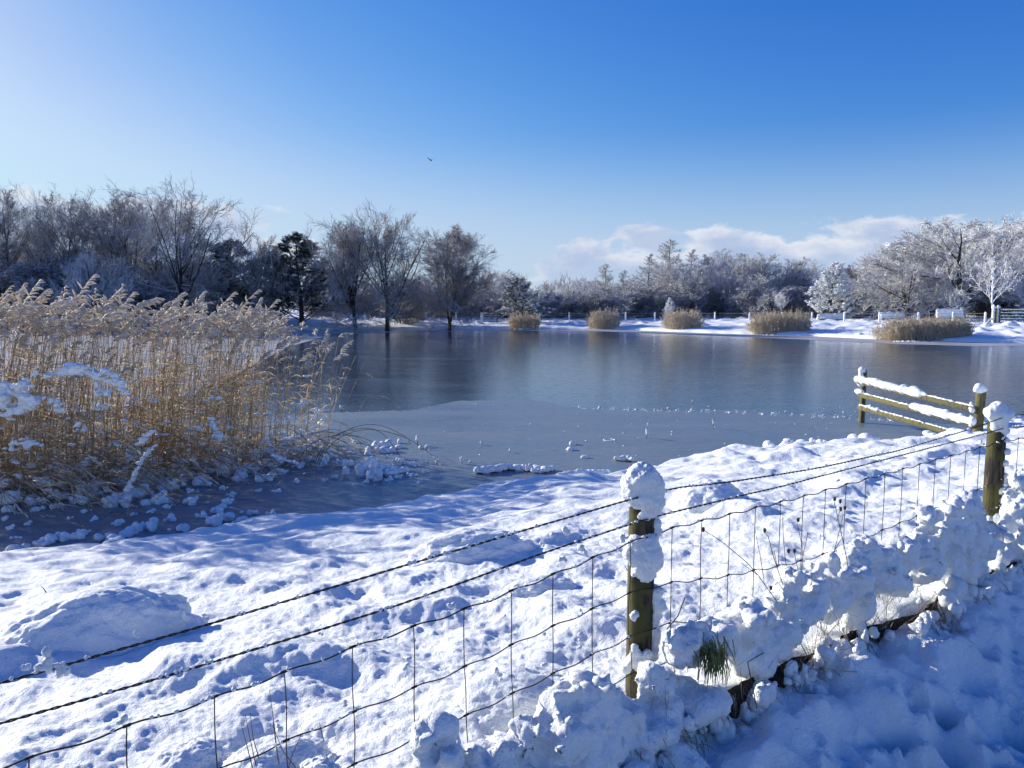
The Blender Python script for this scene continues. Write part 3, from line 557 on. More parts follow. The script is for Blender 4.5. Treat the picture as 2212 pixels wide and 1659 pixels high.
def wpath(k,kink=.004):
    z=wz(k,ws); z=np.convolve(np.pad(z,12,'edge'),np.ones(25)/25,'valid')
    if k[0]=='n':
        ph=np.interp(ws,ST,np.arange(len(ST))); z=z+kink*np.sin(ph*2*math.pi+1.)+.003*noise3(ws*3,0.,hash(k)%7)
    s_=WS+.003*noise3(ws*5,3.,1.); return np.c_[P1[0]+TD[0]*ws+ND[0]*s_,P1[1]+TD[1]*ws+ND[1]*s_,z]
for k in ('barb1','barb2'):
    p=wpath(k); mb=MB(); dd=np.linspace(0,10.2/.045*2*math.pi,1500); r=.0017
    # two strands twisted round each other
    w2=np.linspace(-2.6,7.6,5200); pz=np.stack([np.interp(w2,ws,p[:,i]) for i in range(3)],1); a=w2/.05*2*math.pi
    nrm=np.array([ND[0],ND[1],0])
    for o in (0,math.pi):
        q=pz+r*(np.cos(a+o)[:,None]*nrm+np.sin(a+o)[:,None]*np.array([0,0,1.])); tubes(mb,q,.0017,5)
    fpart('line_wire',mb.mesh('wire',[M_WIRE]))
net={}
for k in ('n1','n2','n3','n4'):
    p=wpath(k); net[k]=p; mb=MB(); tubes(mb,p,.0019 if k!='n1' else .0022,5)
    if k=='n4': pass
    fpart('net_wire',mb.mesh('wire',[M_WIRE]))
mb=MB(); kb=MB()
for i,w0 in enumerate(ST):
    P=[]
    for j,k in enumerate(('n1','n2','n3','n4')):
        ww=w0+(0,.0,.008,.02)[j]*rs.uniform(-.3,1.2); x=[np.interp(ww,ws,net[k][:,a]) for a in range(3)]; P.append(x)
        for q in range(3): tubes(kb,np.array([[x[0]-TD[0]*.008,x[1]-TD[1]*.008,x[2]-.001],[x[0]+TD[0]*.008,x[1]+TD[1]*.008,x[2]+.001]]),.0034 if k!='n1' else .0036,6,cap=True) if q==0 else None
    P.append([P[-1][0]+rs.normal(0,.006),P[-1][1],P[-1][2]-.10]); P=np.array(P)
    # a slightly bowed stay between knots
    tt=np.linspace(0,4,25); Q_=np.stack([np.interp(tt,range(5),P[:,a]) for a in range(3)],1); bow=np.sin(tt*math.pi)*.004*rs.uniform(-1,1); Q_[:,0]+=bow*TD[0]; Q_[:,1]+=bow*TD[1]; mb=MB(); tubes(mb,Q_,.0015,5); fpart('stay_wire',mb.mesh('stay',[M_WIRE]))
fpart('wire_knots',kb.mesh('knots',[M_WIRE]))['kind']='stuff'
# snow and frost clinging to the wires
mb=MB(); cl=[]
for k,pp in list(net.items())[:3]+[('barb1',wpath('barb1')),('barb2',wpath('barb2'))]:
    for i in range(230 if k in('barb1','barb2','n1') else 60):
        w0=rs.uniform(-1.9,4.2); 
        if noise3(w0*3.1,len(k)+ord(k[-1]),5.)<-.02: continue
        x=np.array([np.interp(w0,ws,pp[:,a]) for a in range(3)]); r=rs.uniform(.0025,.0055); cl.append((x+np.array([0,0,r*.6]),r))
for u,v,r,n in [(445,1334,7,3),(295,1375,8,3),(100,1430,16,6),(140,1440,14,5),(60,1440,10,3),(690,1372,6,2),(1225,1149,9,3),(1190,1155,7,2),(1170,1175,6,2),(1262,1190,9,3),(1215,1210,8,3),(1365,1080,5,1),(1095,1225,6,2),(1155,1440,7,2),(262,1555,9,3),(880,1425,8,2),(878,1440,8,2),(876,1460,6,1),(745,1520,7,2),(602,1570,8,2),(600,1555,6,1),(1075,1450,8,2),(1077,1466,9,2),(1073,1478,8,2),(1074,1490,6,1),(1168,1438,9,2),(1256,1320,6,2),(1254,1370,6,2),(1252,1385,7,2),(1250,1400,6,1),(1172,1370,6,1),(1345,1165,9,3),(1345,1150,6,1),(980,1306,10,3),(1245,1400,5,1),(1090,1330,5,1),(1810,1035,6,2),(1840,1150,6,2),(1775,1160,6,2),(2085,975,6,2),(2120,958,7,2)]:
    for q in range(n):
        p,kk=onf(u+rs.normal(0,r*.5),v+rs.normal(0,r*.5),WS); cl.append((p,r*kk/F*rs.uniform(.45,.75)))
lumps(mb,[c for c,_ in cl],[r for _,r in cl],2,.35,2.2); fpart('wire_snow',mb.mesh('ws',[M_SNOW]))['kind']='stuff'
# ---------------------------------------------------------------- snow-laden grass verge below the fence
VL=[(1240,1570,90),(1310,1565,80),(1180,1620,78),(1262,1512,46),(1300,1500,34),(1100,1650,55),(1350,1620,75),(1250,1650,90),(1215,1545,50),(1340,1560,60),(1150,1590,44),(1060,1660,50),(1010,1668,48),
 (940,1625,48),(925,1590,34),(955,1600,36),(945,1660,50),(705,1668,34),(690,1680,40),
 (1425,1480,38),(1395,1475,30),(1450,1510,35),(1420,1540,50),(1460,1560,46),(1500,1600,40),
 (1470,1400,40),(1500,1385,42),(1540,1375,46),(1590,1370,52),(1630,1340,46),(1660,1390,56),(1630,1420,46),(1690,1360,50),(1500,1420,30),(1590,1420,40),(1690,1300,34),
 (1720,1325,50),(1705,1262,34),(1750,1290,52),(1790,1245,46),(1830,1255,52),(1800,1300,44),(1850,1300,40),(1870,1200,34),(1900,1235,52),(1850,1215,36),(1940,1205,44),(1975,1190,46),(1930,1255,40),(1990,1230,46),(2020,1165,46),(2050,1150,50),(2065,1105,34),(2090,1090,24),(2085,1170,50),(2040,1210,46),(2105,1130,34),(2080,1225,40),(2120,1180,40),(2000,1120,24),
 (2195,1130,42),(2180,1180,42),(2210,1090,40),(2200,1040,26),(2230,1150,60),(2205,1220,40),(2160,1200,34),(2150,1150,24)]
cs=[];rd=[]
for u,v,r in VL:
    p,k=onf(u,v,-.15); cs.append(p); rd.append(r*k/F*.84)
    for q in range(9):
        a=rs.normal(size=3); a/=np.linalg.norm(a); a[2]=abs(a[2])*.8+.1; cs.append(p+a*r*k/F*.8); rd.append(r*k/F*rs.uniform(.14,.40))
for i in range(130):               # ragged row carrying on past the frame and filling in behind
    w_=rs.uniform(-2.6,7.5); s_=rs.uniform(-.26,.12); c=fen(w_,s_); r=rs.uniform(.05,.11); zz=1.02+.05*noise3(w_*1.5,1.,1.)-(.04 if w_<-.9 else 0)
    cs.append(np.array([c[0],c[1],zz-.03-(.06 if w_<-.45 else 0)])); rd.append(r)
for i in range(260):               # ragged lobes hanging over the gaps
    w_=rs.uniform(-2.4,7.5); g_=float(gapf(np.array(w_))); c=fen(w_,rs.uniform(-.26,-.15)+float(wob(np.array(w_)))); lo=.98 if g_<.5 else 1.08
    cs.append(np.array([c[0],c[1],rs.uniform(lo,1.16)])); rd.append(rs.uniform(.02,.06))
for i in range(900):               # crumbs along the crest
    j_=rs.randint(len(VL)); u,v,rr_=VL[j_]; p,k=onf(u,v,-.15+rs.normal(0,.03)); a=rs.normal(size=3); a/=np.linalg.norm(a); a[2]=abs(a[2]); cs.append(p+a*rr_*k/F*.95); rd.append(rs.uniform(.010,.022))
o=obj('verge_snow',remesh(cs,rd,.0115,.030,11,M_SNOW,8,'verge_snow',.014)); tag(o,'lumpy snow weighing down the grass along the foot of the wire fence','snow',None,'stuff')
# bare earth and dead grass showing under the overhang
n=700; ww=np.linspace(-2.6,7.6,n); zs=np.linspace(.70,1.12,26); W_,Z_=np.meshgrid(ww,zs)
S_=wob(W_)-.20-.10*(1.1-Z_)+.035*fbm(W_*6,Z_*6,2.,4,.6); X=P1[0]+TD[0]*W_+ND[0]*S_; Y=P1[1]+TD[1]*W_+ND[1]*S_
i=np.arange(25)[:,None]*n+np.arange(n-1)[None]; mb=MB(); mb.add(np.stack([X,Y,Z_],-1).reshape(-1,3),q=np.stack([i,i+1,i+n+1,i+n],-1).reshape(-1,4)[:,::-1])
tag(obj('earth_bank',mb.mesh('earth_bank',[M_EARTH])),kind='structure')
mb=MB()
for i in range(1000):               # snow hanging on the dead grass in front of the earth
    w_=rs.uniform(-.7,5.5); c=fen(w_,-.235-abs(rs.normal(0,.03))+float(wob(np.array(w_)))); z_=rs.uniform(.93,1.12)
    if noise3(w_*6,z_*6,1.)<-.18: continue
    r_=rs.uniform(.008,.026); lumps(mb,[(c[0],c[1],z_)],[r_],2,.4,1.8,(1,1,rs.uniform(1.,1.9)))
tag(obj('hanging_snow',mb.mesh('hanging_snow',[M_SNOW])),'small drooping clots of snow hanging on the dead grass below the fence','snow',None,'stuff')
def blades(mb,P,D,L,wid,droop,S=5,m=0):
    K=len(P); Q_=np.zeros((K,S,3)); Q_[:,0]=P; d=D/np.linalg.norm(D,axis=1,keepdims=True)
    for j in range(1,S): d=d+np.array([0,0,-1.])*droop; d/=np.linalg.norm(d,axis=1,keepdims=True); Q_[:,j]=Q_[:,j-1]+d*(L/(S-1))[:,None]
    sd=np.cross(d,rs.normal(size=(K,3))); sd/=np.linalg.norm(sd,axis=1,keepdims=True)
    wd=wid*np.array([1,.95,.8,.5,.08])[:S]
    V=np.stack([Q_-sd[:,None]*wd[None,:,None],Q_+sd[:,None]*wd[None,:,None]],2).reshape(-1,3)
    b=np.arange(K)[:,None]*S*2+np.arange(S-1)[None]*2; mb.add(V,q=np.stack([b,b+1,b+3,b+2],-1).reshape(-1,4),m=m)
mb=MB()
for i in range(900):
    w_=rs.uniform(-1.9,6.5)
    if noise3(w_*2.2,5.,2.)<-.25: continue
    c=fen(w_,rs.uniform(-.27,-.17)+float(wob(np.array(w_)))); K=4
    blades(mb,np.tile([c[0],c[1],rs.uniform(1.0,1.12)],(K,1))+rs.normal(0,.01,(K,3)),np.c_[np.tile(-ND*.7,(K,1))+rs.normal(0,.9,(K,2)),rs.uniform(-.9,.7,K)],rs.uniform(.03,.10,K),.0018,.45)
for i in range(260):
    w_=rs.uniform(-1.2,5.5) if i%3 else rs.normal(.95,.3); c=fen(w_,rs.uniform(-.24,-.05)); K=2
    blades(mb,np.tile([c[0],c[1],rs.uniform(1.02,1.14)],(K,1)),np.c_[rs.normal(0,.45,(K,2)),rs.uniform(.6,1.2,K)],rs.uniform(.06,.20,K),.0013,.10)
tag(obj('dead_grass',mb.mesh('dead_grass',[M_DRY])),'brown dead grass hanging from the earth bank under the snow','grass',None,'stuff')
p,k=onf(1538,1408,-.235); mb=MB(); K=260
blades(mb,np.tile(p,(K,1))+rs.normal(0,1,(K,3))*np.array([.024,.012,.026]),np.c_[rs.normal(0,.30,(K,1)),rs.normal(-.35,.2,(K,1)),rs.uniform(-1.1,-.3,K)[:,None]],rs.uniform(.03,.085,K),.0019,.35)
me=mb.mesh('tuft',[M_GREEN]); o=obj('grass_tuft',rel(me,p),None,p); tag(o,'bright green grass tuft hanging over the dark hole in the snowy verge','grass')
# dead flower stalks growing up through the verge
SG='dead flower stalks at the fence'
def stalk(pts,heads,label,r=.0019,s_=-.16,twigs=()):
    P=[];
    for u,v in pts: p,k=onf(u,v,s_); P.append(p)
    P=np.array(P); t=np.linspace(0,len(P)-1,14); Q_=np.stack([np.interp(t,range(len(P)),P[:,a]) for a in range(3)],1)
    o=thing('dead_flower_stalk',label,'plant',tuple(P[0]),0,SG); mb=MB(); tubes(mb,Q_,np.linspace(r,r*.55,14),5)
    for tw in twigs:
        T_=np.array([onf(u,v,s_)[0] for u,v in tw]); tubes(mb,T_,r*.6,4)
    obj('stem',rel(mb.mesh('stem',[M_DRYK]),P[0]),o)
    for u,v in heads:
        p,k=onf(u,v,s_); hb=MB(); V,Tt=ico(2); hb.add(V*np.array([.0055,.0055,.009])+p,t=Tt); 
        B=np.tile(p,(14,1)); blades(hb,B,np.c_[rs.normal(0,.5,(14,2)),rs.uniform(.3,1,14)],np.full(14,.014),.0008,.0); obj('seed_head',rel(hb.mesh('head',[M_DRYK]),P[0]),o)
m,t=mat('dark_dry_stalk'); finish(t,i_Base_Color=(.055,.038,.025,1),i_Roughness=.8); M_DRYK=m
E_=1200
for a in [([(1850,1330),(1828,1200),(1808,1110),(1802,1085)],[(1803,1078),(1815,1083),(1816,1100)],'tallest dead flower stalk with three dark seed heads right of the nearest post',[[(1808,1125),(1815,1100)]]),
 ([(1770,1280),(1800,1200),(1822,1110)],[(1825,1097)],'upright dead stalk with a single long seed head beside the tallest stalk',[]),
 ([(1745,1420),(1700,1330),(1625,1225),(1560,1170),(1520,1145)],[(1519,1144)],'long thin stalk leaning far left with a tiny seed head',[[(1640,1245),(1600,1215)]]),
 ([(1730,1370),(1700,1290),(1670,1200),(1660,1160),(1652,1150)],[(1652,1146)],'dead stalk with a small dark head left of the stalk cluster',[[(1680,1230),(1672,1190)]]),
 ([(1720,1400),(1728,1290),(1735,1190),(1722,1130)],[(1724,1123),(1716,1190)],'branched dead stalk with two heads in the middle of the cluster',[[(1735,1200),(1745,1150)],[(1730,1260),(1716,1195)]]),
 ([(1765,1300),(1790,1210),(1820,1160)],[(1704,1232),(1703,1190)],'forked frosty stalk crossing the netting in the cluster',[]),
 ([(1840,1340),(1860,1250),(1920,1190)],[(1922,1187)],'leaning dead stalk rising from the right root of the cluster',[[(1860,1260),(1900,1210)]]),
 ([(1840,1345),(1870,1290),(1965,1255)],[(1968,1254)],'low dead stalk arching right with one round head',[]),
 ([(1750,1345),(1780,1300),(1835,1225)],[(1838,1223)],'straight dead stalk leaning right across the snow lumps',[]),
 ([(1850,1500),(1790,1400),(1770,1340)],[(1665,1270)],'thin dead stalk poking out below the snow overhang',[])]:
    stalk(a[0],a[1],a[2],twigs=a[3])
for pts,lb in [([(1765,1430),(1790,1445),(1830,1450),(1860,1452)],'pale bent straw sticking out over the path'),([(1635,1530),(1625,1480),(1615,1430),(1650,1410)],'thin dark bent twig below the fence netting'),([(1440,1360),(1465,1330),(1480,1290)],'short fine twig leaning against the netting beside the nearest post')]:
    P=np.array([onf(u,v,-.34)[0] for u,v in pts]); mb=MB(); tubes(mb,P,.0018,5); tag(obj('dry_straw',rel(mb.mesh('straw',[M_LEAF if 'straw' in lb else M_DRYK]),P[0]),None,P[0]),lb,'straw')
GG='dark grass stems poking through the snow'
for (u0,v0,u1,v1) in [(620,1670,650,1590),(547,1665,520,1560),(552,1650,530,1545),(560,1640,540,1540),(600,1640,582,1490),(603,1650,590,1560),(640,1660,590,1570),(700,1600,690,1560),(1360,1260,1350,1222),(1650,1250,1630,1140),(1700,1240,1690,1110),(100,1280,88,1266)]:
    a,k=onf(u0,v0,.25 if u0<800 else .05); b,_=onf(u1,v1,.25 if u0<800 else .05); mb=MB(); m_=(a+b)/2+rs.normal(0,.004,3); tubes(mb,np.array([a,m_,b]),np.array([.0016,.0013,.0006]),4); tag(obj('grass_sprig',rel(mb.mesh('gs',[M_DRYK]),a),None,a),'thin dark dead grass stem poking out of the snow near the fence','dead grass',GG)
# ---------------------------------------------------------------- mounds in the snow field
def mound(name,L,label,z=None,vox=.018,amp=.035,fr=5.,fine=.010,flat=1.,cat='snow mound'):
    cs=[];rd=[]
    for u,v,r in L:
        # centre on the ground surface along the ray
        rr_=ray(u,v); best=None
        for d in np.linspace(1.6,16,500):
            p=rr_*(d/rr_[1])+np.array([0,0,EYE])
            if p[2]<=(gzf(p[0],p[1])): best=p; break
        cs.append(best+np.array([0,0,.12*r*best[1]/F])); rd.append(1.3*r*best[1]/F)
    b=cs[0].copy(); o=obj(name,rel(remesh(cs,rd,vox,amp,fr,M_SNOW,22,name,fine,flat=flat),b),None,b); return tag(o,label,cat)
_gx=np.linspace(-9,12,420); _gy=np.linspace(1,17,320); _GX,_GY=np.meshgrid(_gx,_gy); _GZ=near_h(_GX,_GY,False)
def gzf(x,y): 
    i=int(np.clip((x+9)/21*419,0,419)); j=int(np.clip((y-1)/16*319,0,319)); return _GZ[j,i]
def mound2(u,v,hl,hw,hh,ang,label,seed=1,amp=.17):
    rr_=ray(u,v)
    for d in np.linspace(1.6,16,700):
        p=rr_*(d/rr_[1])+np.array([0,0,EYE])
        if p[2]<=gzf(p[0],p[1]): break
    V,Tt=ico(6); o=seed*7.7; n1=fbm(V[:,0]*1.6+o,V[:,1]*1.6,V[:,2]*1.6,4,.5); n2=fbm(V[:,0]*7+o,V[:,1]*7,V[:,2]*7,4,.6); n3=noise3(V[:,0]*30+o,V[:,1]*30,V[:,2]*30)
    ch=.10*fbm(V[:,0]*4+o,V[:,1]*4,V[:,2]*4,3)*sm((V[:,0]-.3)/.4)
    W=V*(1+amp*n1+.035*n2+.009*n3+ch)[:,None]*np.array([hl,hw,hh]); c,s_=math.cos(ang),math.sin(ang); W=W@np.array([[c,s_,0],[-s_,c,0],[0,0,1.]])
    p[2]-=hh*.25; mb=MB(); mb.add(W,t=Tt); o_=obj('snow_mound',mb.mesh('mound',[M_SNOW]),None,tuple(p)); return tag(o_,label,'snow mound')
mound2(215,1370,.46,.26,.28,.35,'large long snow mound at the left with a crumbling right end',3)
mound2(1030,1205,.44,.24,.24,.1,'broad snow mound left of the nearest post below the top wire',4)
mound2(1535,1090,.34,.30,.27,.2,'domed snow mound just right of the nearest post, by the shore',5,.15)
mound2(1110,1520,.24,.2,.13,.3,'rounded snow hump seen through the lower netting left of the nearest post',6)
mound2(600,1655,.17,.12,.10,.3,'low snow hummock at the bottom edge beside dark grass stems',7)
mound2(410,1650,.12,.10,.09,.1,'small snow hummock at the bottom edge left of the dark grass stems',9)
mound2(1170,1275,.20,.12,.09,.1,'small snow hump under the netting, half way to the left mound',8)
# ragged snow-covered tussocks along the shoreline
TG='snow tussocks along the near shoreline'
TP=[]
for k in range(5):
    n=rs.randint(4,8); cs=[(rs.normal(0,.10),rs.normal(0,.06),rs.uniform(0,.10)) for _ in range(n)]; TP.append(remesh(cs,[rs.uniform(.05,.10) for _ in cs],.015,.012,12,M_SNOW,3,'tussock',.004))
def shore_pt(t,off=0.):
    L=np.concatenate([[0],np.cumsum(np.linalg.norm(np.diff(NEAR,axis=0),axis=1))]); return np.array([np.interp(t*L[-1],L,NEAR[:,0]),np.interp(t*L[-1],L,NEAR[:,1])])
k=0
for i in range(110):
    x=rs.uniform(1.6,10.5) if i<70 else rs.uniform(-6.5,1.6); y=np.interp(x,NEAR[:,0],NEAR[:,1])-abs(rs.normal(0,.22))+.08; z=gzf(x,y)-.01
    if x<1.6 and i%2: continue
    o=obj('snow_tussock',TP[i%5],None,(x,y,max(z,0)+.0)); s_=rs.uniform(.5,1.15) if x>3.2 else rs.uniform(.35,.7); o.scale=(s_*1.3,s_,s_*rs.uniform(.5,1.05)); o.rotation_euler=(0,0,rs.uniform(0,6.3)); tag(o,'small snow-covered tussock on the near shoreline','snow tussock',TG)
# ---------------------------------------------------------------- three-rail fence standing in the ice
A=at(1861,905,15.7); A[2]=0; B=at(2112,900,12.6); B[2]=.2
rf=thing('rail_fence','mossy three-rail wooden fence running out from the shore into the frozen pond','fence',(A[0],A[1],0)); RO=np.array([A[0],A[1],0])
def rpart(n,me,par=None,lab=None): o=obj(n,rel(me,RO),par or rf); return o
mb=MB(); box(mb,(A[0],A[1],.45),(.10,.09,1.30),frame(A,B*[1,1,0])[0],bev=.008); pa=rpart('post',mb.mesh('post',[M_RAIL]))
mb=MB(); n_=B; post(mb,(B[0],B[1]),-.1,1.02,.075,(.03,0)); pb=rpart('post',mb.mesh('post',[M_RAIL])); pb['label']='thick round end post with a snow cap'
RL=[]
off=np.array([-.08,-.08,0])
for (u0,v0),(u1,v1) in [((1853,824),(2108,886)),((1853,852),(2102,917)),((1853,879),(2108,951))]:
    a=at(u0,v0,15.6)+off*.0; b=at(u1,v1,12.5); Rm,L=frame(a,b); mb=MB(); box(mb,(a+b)/2,(L,.035,.095),Rm,bev=.006); RL.append((a,b,rpart('rail',mb.mesh('rail',[M_RAIL]))))
def along(a,b,t0,t1,n,r0,r1,dz,jit=.012):
    ts=np.linspace(t0,t1,n); return [a+(b-a)*t_+np.array([0,0,dz])+rs.normal(0,jit,3)*[1,1,.7] for t_ in ts],[rs.uniform(r0,r1) for _ in ts]
cs,rd=along(*RL[0][:2],0,.60,46,.06,.095,.055); cs2,rd2=along(*RL[0][:2],.56,.98,40,.020,.028,.055,.005); rpart('rail_snow',remesh(cs+cs2,rd+rd2,.018,.007,10,M_SNOW,9,'s',.004),RL[0][2])
cs,rd=along(*RL[1][:2],.53,1.,38,.055,.085,.045); cs2,rd2=along(*RL[1][:2],0,.57,50,.020,.03,.05,.005); cs3,rd3=along(*RL[1][:2],-.01,.04,4,.05,.07,.07); rpart('rail_snow',remesh(cs+cs2+cs3,rd+rd2+rd3,.018,.007,10,M_SNOW,9,'s',.004),RL[1][2])
cs,rd=along(*RL[2][:2],.02,.2,16,.02,.045,.055); cs2,rd2=along(*RL[2][:2],.15,.9,60,.019,.024,.052,.004); rpart('rail_snow',remesh(cs+cs2,rd+rd2,.016,.008,10,M_SNOW,2,'s',.003),RL[2][2])
ct=at(1862,800,15.7); rpart('snow_cap',remesh([ct,ct+[0,0,-.06],ct+[0,0,.03],ct+[-.02,-.02,-.13],ct+[-.03,-.03,-.2],ct+[-.03,-.05,-.25]],[.07,.06,.055,.065,.085,.085],.018,.01,10,M_SNOW,3,'s',.003),pa)
ct=at(2116,841,12.55); rpart('snow_cap',remesh([ct,ct+[.04,0,0],ct+[-.04,0,0],ct+[0,0,.03],ct+[.02,0,.04]],[.09,.07,.07,.07,.05],.016,.01,10,M_SNOW,3,'s',.003),pb)
rpart('snow_clump',remesh([at(2098,872+q*9,12.45)+rs.normal(0,.012,3) for q in range(6)],[.025,.03,.035,.02,.03,.03],.012,.006,14,M_SNOW,2,'s',.002),pb)
# ---------------------------------------------------------------- lumps, logs and sticks on the ice
LP=[]
for k in range(7):
    n=rs.randint(4,9); cs=[(rs.normal(0,.95),rs.normal(0,.7),rs.uniform(.1,.8)) for _ in range(n)]; LP.append(remesh([(0,0,.3)]+cs,[.8]+[rs.uniform(.22,.6) for _ in cs],.09,.18,1.7,M_SNOW,4,'lump',.03))
IG='snow lumps on the ice before the reed bed'
for i,(u,v,r) in enumerate([(70,1085,18),(130,1072,22),(165,1077,26),(205,1062,20),(240,1085,26),(268,1072,22),(300,1062,26),(330,1037,22),(370,1052,20),(395,1022,24),(440,1040,22),(480,1020,18),(520,1030,16),(345,1080,20),(362,1095,10),(415,1085,14),(430,1012,20),(460,997,22),(560,1002,22),(600,992,24),(640,987,20),(580,1030,20),(610,1020,12),(650,1005,13),(500,1070,9),(495,1085,11),(240,1160,18),(275,1150,20),(300,1142,16),(255,1130,13),(330,1137,18),(110,1165,20),(85,1175,14),(140,1160,20),(30,1185,20),(20,1200,12),(180,1150,14),(372,1120,12),(400,1140,16),(440,1112,12),(470,1100,16),(465,1125,20),(495,1117,18),(520,1125,18),(540,1107,12),(560,1128,9),(590,1110,10),(60,1130,8),(12,1120,9),(25,1140,8),(80,1100,10),(115,1095,12),(20,1100,14),(0,1080,20),(510,1000,20),(540,1015,14),(620,960,16),(660,970,18),(680,985,14),(480,1055,8),(285,1112,7),(325,1105,9),(600,1060,8),(640,1040,7),(560,1060,7),(415,1060,10),(180,1105,8),(148,1120,7),(36,1160,7),(205,1120,8)]):
    p=onz(u,v+r*.35); o=obj('snow_lump',LP[i%7],None,tuple(p)); s_=r*p[1]/F*.85; o.scale=(s_*1.1,s_,s_*rs.uniform(.8,1.3)); o.rotation_euler=(0,0,rs.uniform(0,6.3)); tag(o,'small rounded snow lump on the dark ice before the reed bed','snow lump',IG)
PG='snow lumps around the snow heap at the tip of the reeds'
for i,(u,v,r) in enumerate([(712,985,12),(725,960,10),(740,1003,12),(752,970,8),(700,1000,16),(765,955,7),(780,1020,22),(805,1010,24),(830,1015,20),(850,1018,20),(842,1035,8),(815,1030,20),(860,1000,12),(880,1015,9),(870,1000,7),(895,1005,9),(758,1000,14),(792,1040,7),(726,1030,9),(700,1038,8),(890,1026,8),(915,1020,6),(862,1030,10),(905,1042,5)]):
    p=onz(u,v+r*.35); o=obj('snow_lump',LP[(i+3)%7],None,tuple(p)); s_=r*p[1]/F*.8; o.scale=(s_,s_,s_*rs.uniform(.9,1.5)); o.rotation_euler=(0,0,rs.uniform(0,6.3)); tag(o,'rounded snow lump on the ice near the snow heap at the reed tip','snow lump',PG)
def icelump(L,label,name='snow_lump',cat='snow lump',dz=0.,flat=.7,vox=.015):
    cs=[];rd=[]
    for u,v,r in L: p=onz(u,v+r*.4); k=p[1]; cs.append(p+[0,0,r*k/F*.35+dz]); rd.append(r*k/F)
    b=cs[0].copy(); b[2]=0; return tag(obj(name,rel(remesh(cs,rd,vox,.01,12,M_SNOW,2,name,.003,flat=flat),b),None,b),label,cat)
icelump([(800,972,11),(812,965,13),(826,962,13),(840,960,12),(848,972,10),(830,974,10),(815,974,10),(860,966,7),(795,980,8),(863,955,7)],'biggest snow heap on the ice, at the tip of the reeds under the arching stems','snow_heap','snow heap',flat=.95)
icelump([(1236,958,7),(1241,958,6)],'upper ball of the two touching snow balls on the grey ice',flat=.9)
icelump([(1231,970,7),(1237,970,6),(1226,971,4)],'lower ball of the two touching snow balls on the grey ice',flat=.8)
icelump([(1259,987,6),(1266,987,6),(1271,988,4)],'single oval snow lump right below the two snow balls',flat=.7)
def ring(u,v,r):
    p=onz(u,v); th=np.linspace(0,2*math.pi,22); k=p[1]/F; cs=[p+np.array([math.cos(a)*r*k,math.sin(a)*r*k*1.0,.004]) for a in th]; b=p.copy(); return tag(obj('frost_ring',rel(remesh(cs,[.018]*22,.009,.005,20,M_SNOW,2,'ring',.002,flat=.6),b),None,b),'thin ring of frost lying on the grey ice','frost ring')
ring(1316,951,12)
def log(pts,r,label,name='snowy_log'):
    P=[onz(u,v) for u,v in pts]; o=thing(name,label,'log',tuple(P[0])); Pn=np.array(P); t=np.linspace(0,len(P)-1,16); Q_=np.stack([np.interp(t,range(len(P)),Pn[:,a]) for a in range(3)],1); Q_[:,2]=r*.3
    mb=MB(); tubes(mb,Q_,r*.8,8,cap=True); obj('wood',rel(mb.mesh('w',[M_BK]),P[0]),o)
    t=np.linspace(0,len(P)-1,34); Q2=np.stack([np.interp(t,range(len(P)),Pn[:,a]) for a in range(3)],1); cs=[q+np.array([0,0,r*1.1])+rs.normal(0,.006,3) for q in Q2]
    obj('snow',rel(remesh(cs,[r*rs.uniform(.85,1.15) for _ in cs],.014,.01,12,M_SNOW,2,'s',.003),P[0]),o)
log([(1028,1024),(1060,1022),(1095,1016)],.05,'leftmost snow-covered log on the ice near the shore')
log([(1092,1016),(1150,1018),(1180,1022)],.045,'forked snow-covered branch between the two logs'); log([(1150,1022),(1175,1022),(1196,1016)],.03,'thin snowy branch end, right prong of the fork','snowy_branch')
log([(1210,1038),(1260,1034),(1316,1034)],.06,'longest thick snow-covered log touching the near shore')
log([(1330,996),(1350,995),(1366,998)],.035,'short snowy log on the ice just left of the snow-capped post')
log([(1690,965),(1715,966),(1745,972)],.03,'thin snow-covered branch at the shoreline right of the post')
IS='frosted stubs standing in the grey ice'
for u,v,h,r in [(998,1002,16,3.5),(943,1003,10,2.5),(924,1002,10,2.2),(1041,962,9,2.5),(1101,978,10,2.2),(1397,947,22,2.6),(1400,920,6,1.5),(902,962,22,4),(908,970,6,4),(922,968,6,3.5),(1138,1025,24,3.5),(1541,925,22,2),(737,886,10,3.),(1480,1000,8,2),(1497,870,5,1.5),(1015,1000,5,2)]:
    p=onz(u,v); k=p[1]/F; mb=MB(); n=5; cs=[p+np.array([rs.normal(0,.4)*r*k,0,h*k*(.3+.6*j/(n-1))]) for j in range(n)]; o=thing('frosted_stub','thin stub capped by a blob of snow standing in the grey ice','stub',tuple(p),0,IS)
    tubes(mb,np.array([p,p+np.array([.01,0,h*k])]),.006,5); obj('stem',rel(mb.mesh('s',[M_DRYK]),p),o); mb=MB(); lumps(mb,cs[1:],[r*k*x for x in (.8,1.1,1.,.7)],2,.2,2); obj('snow_blob',rel(mb.mesh('b',[M_SNOW]),p),o)
mb=MB(); K=700; xx=rs.uniform(0,1,K); U=1240+xx*700+rs.normal(0,5,K); Vv=np.interp(U,[1235,1400,1550,1700,1860,2050],[882,886,889,895,903,918])+rs.normal(0,2.,K)
ok_=noise3(U*.06,0.,3.)+.35*noise3(U*.2,0.,5.)>.0
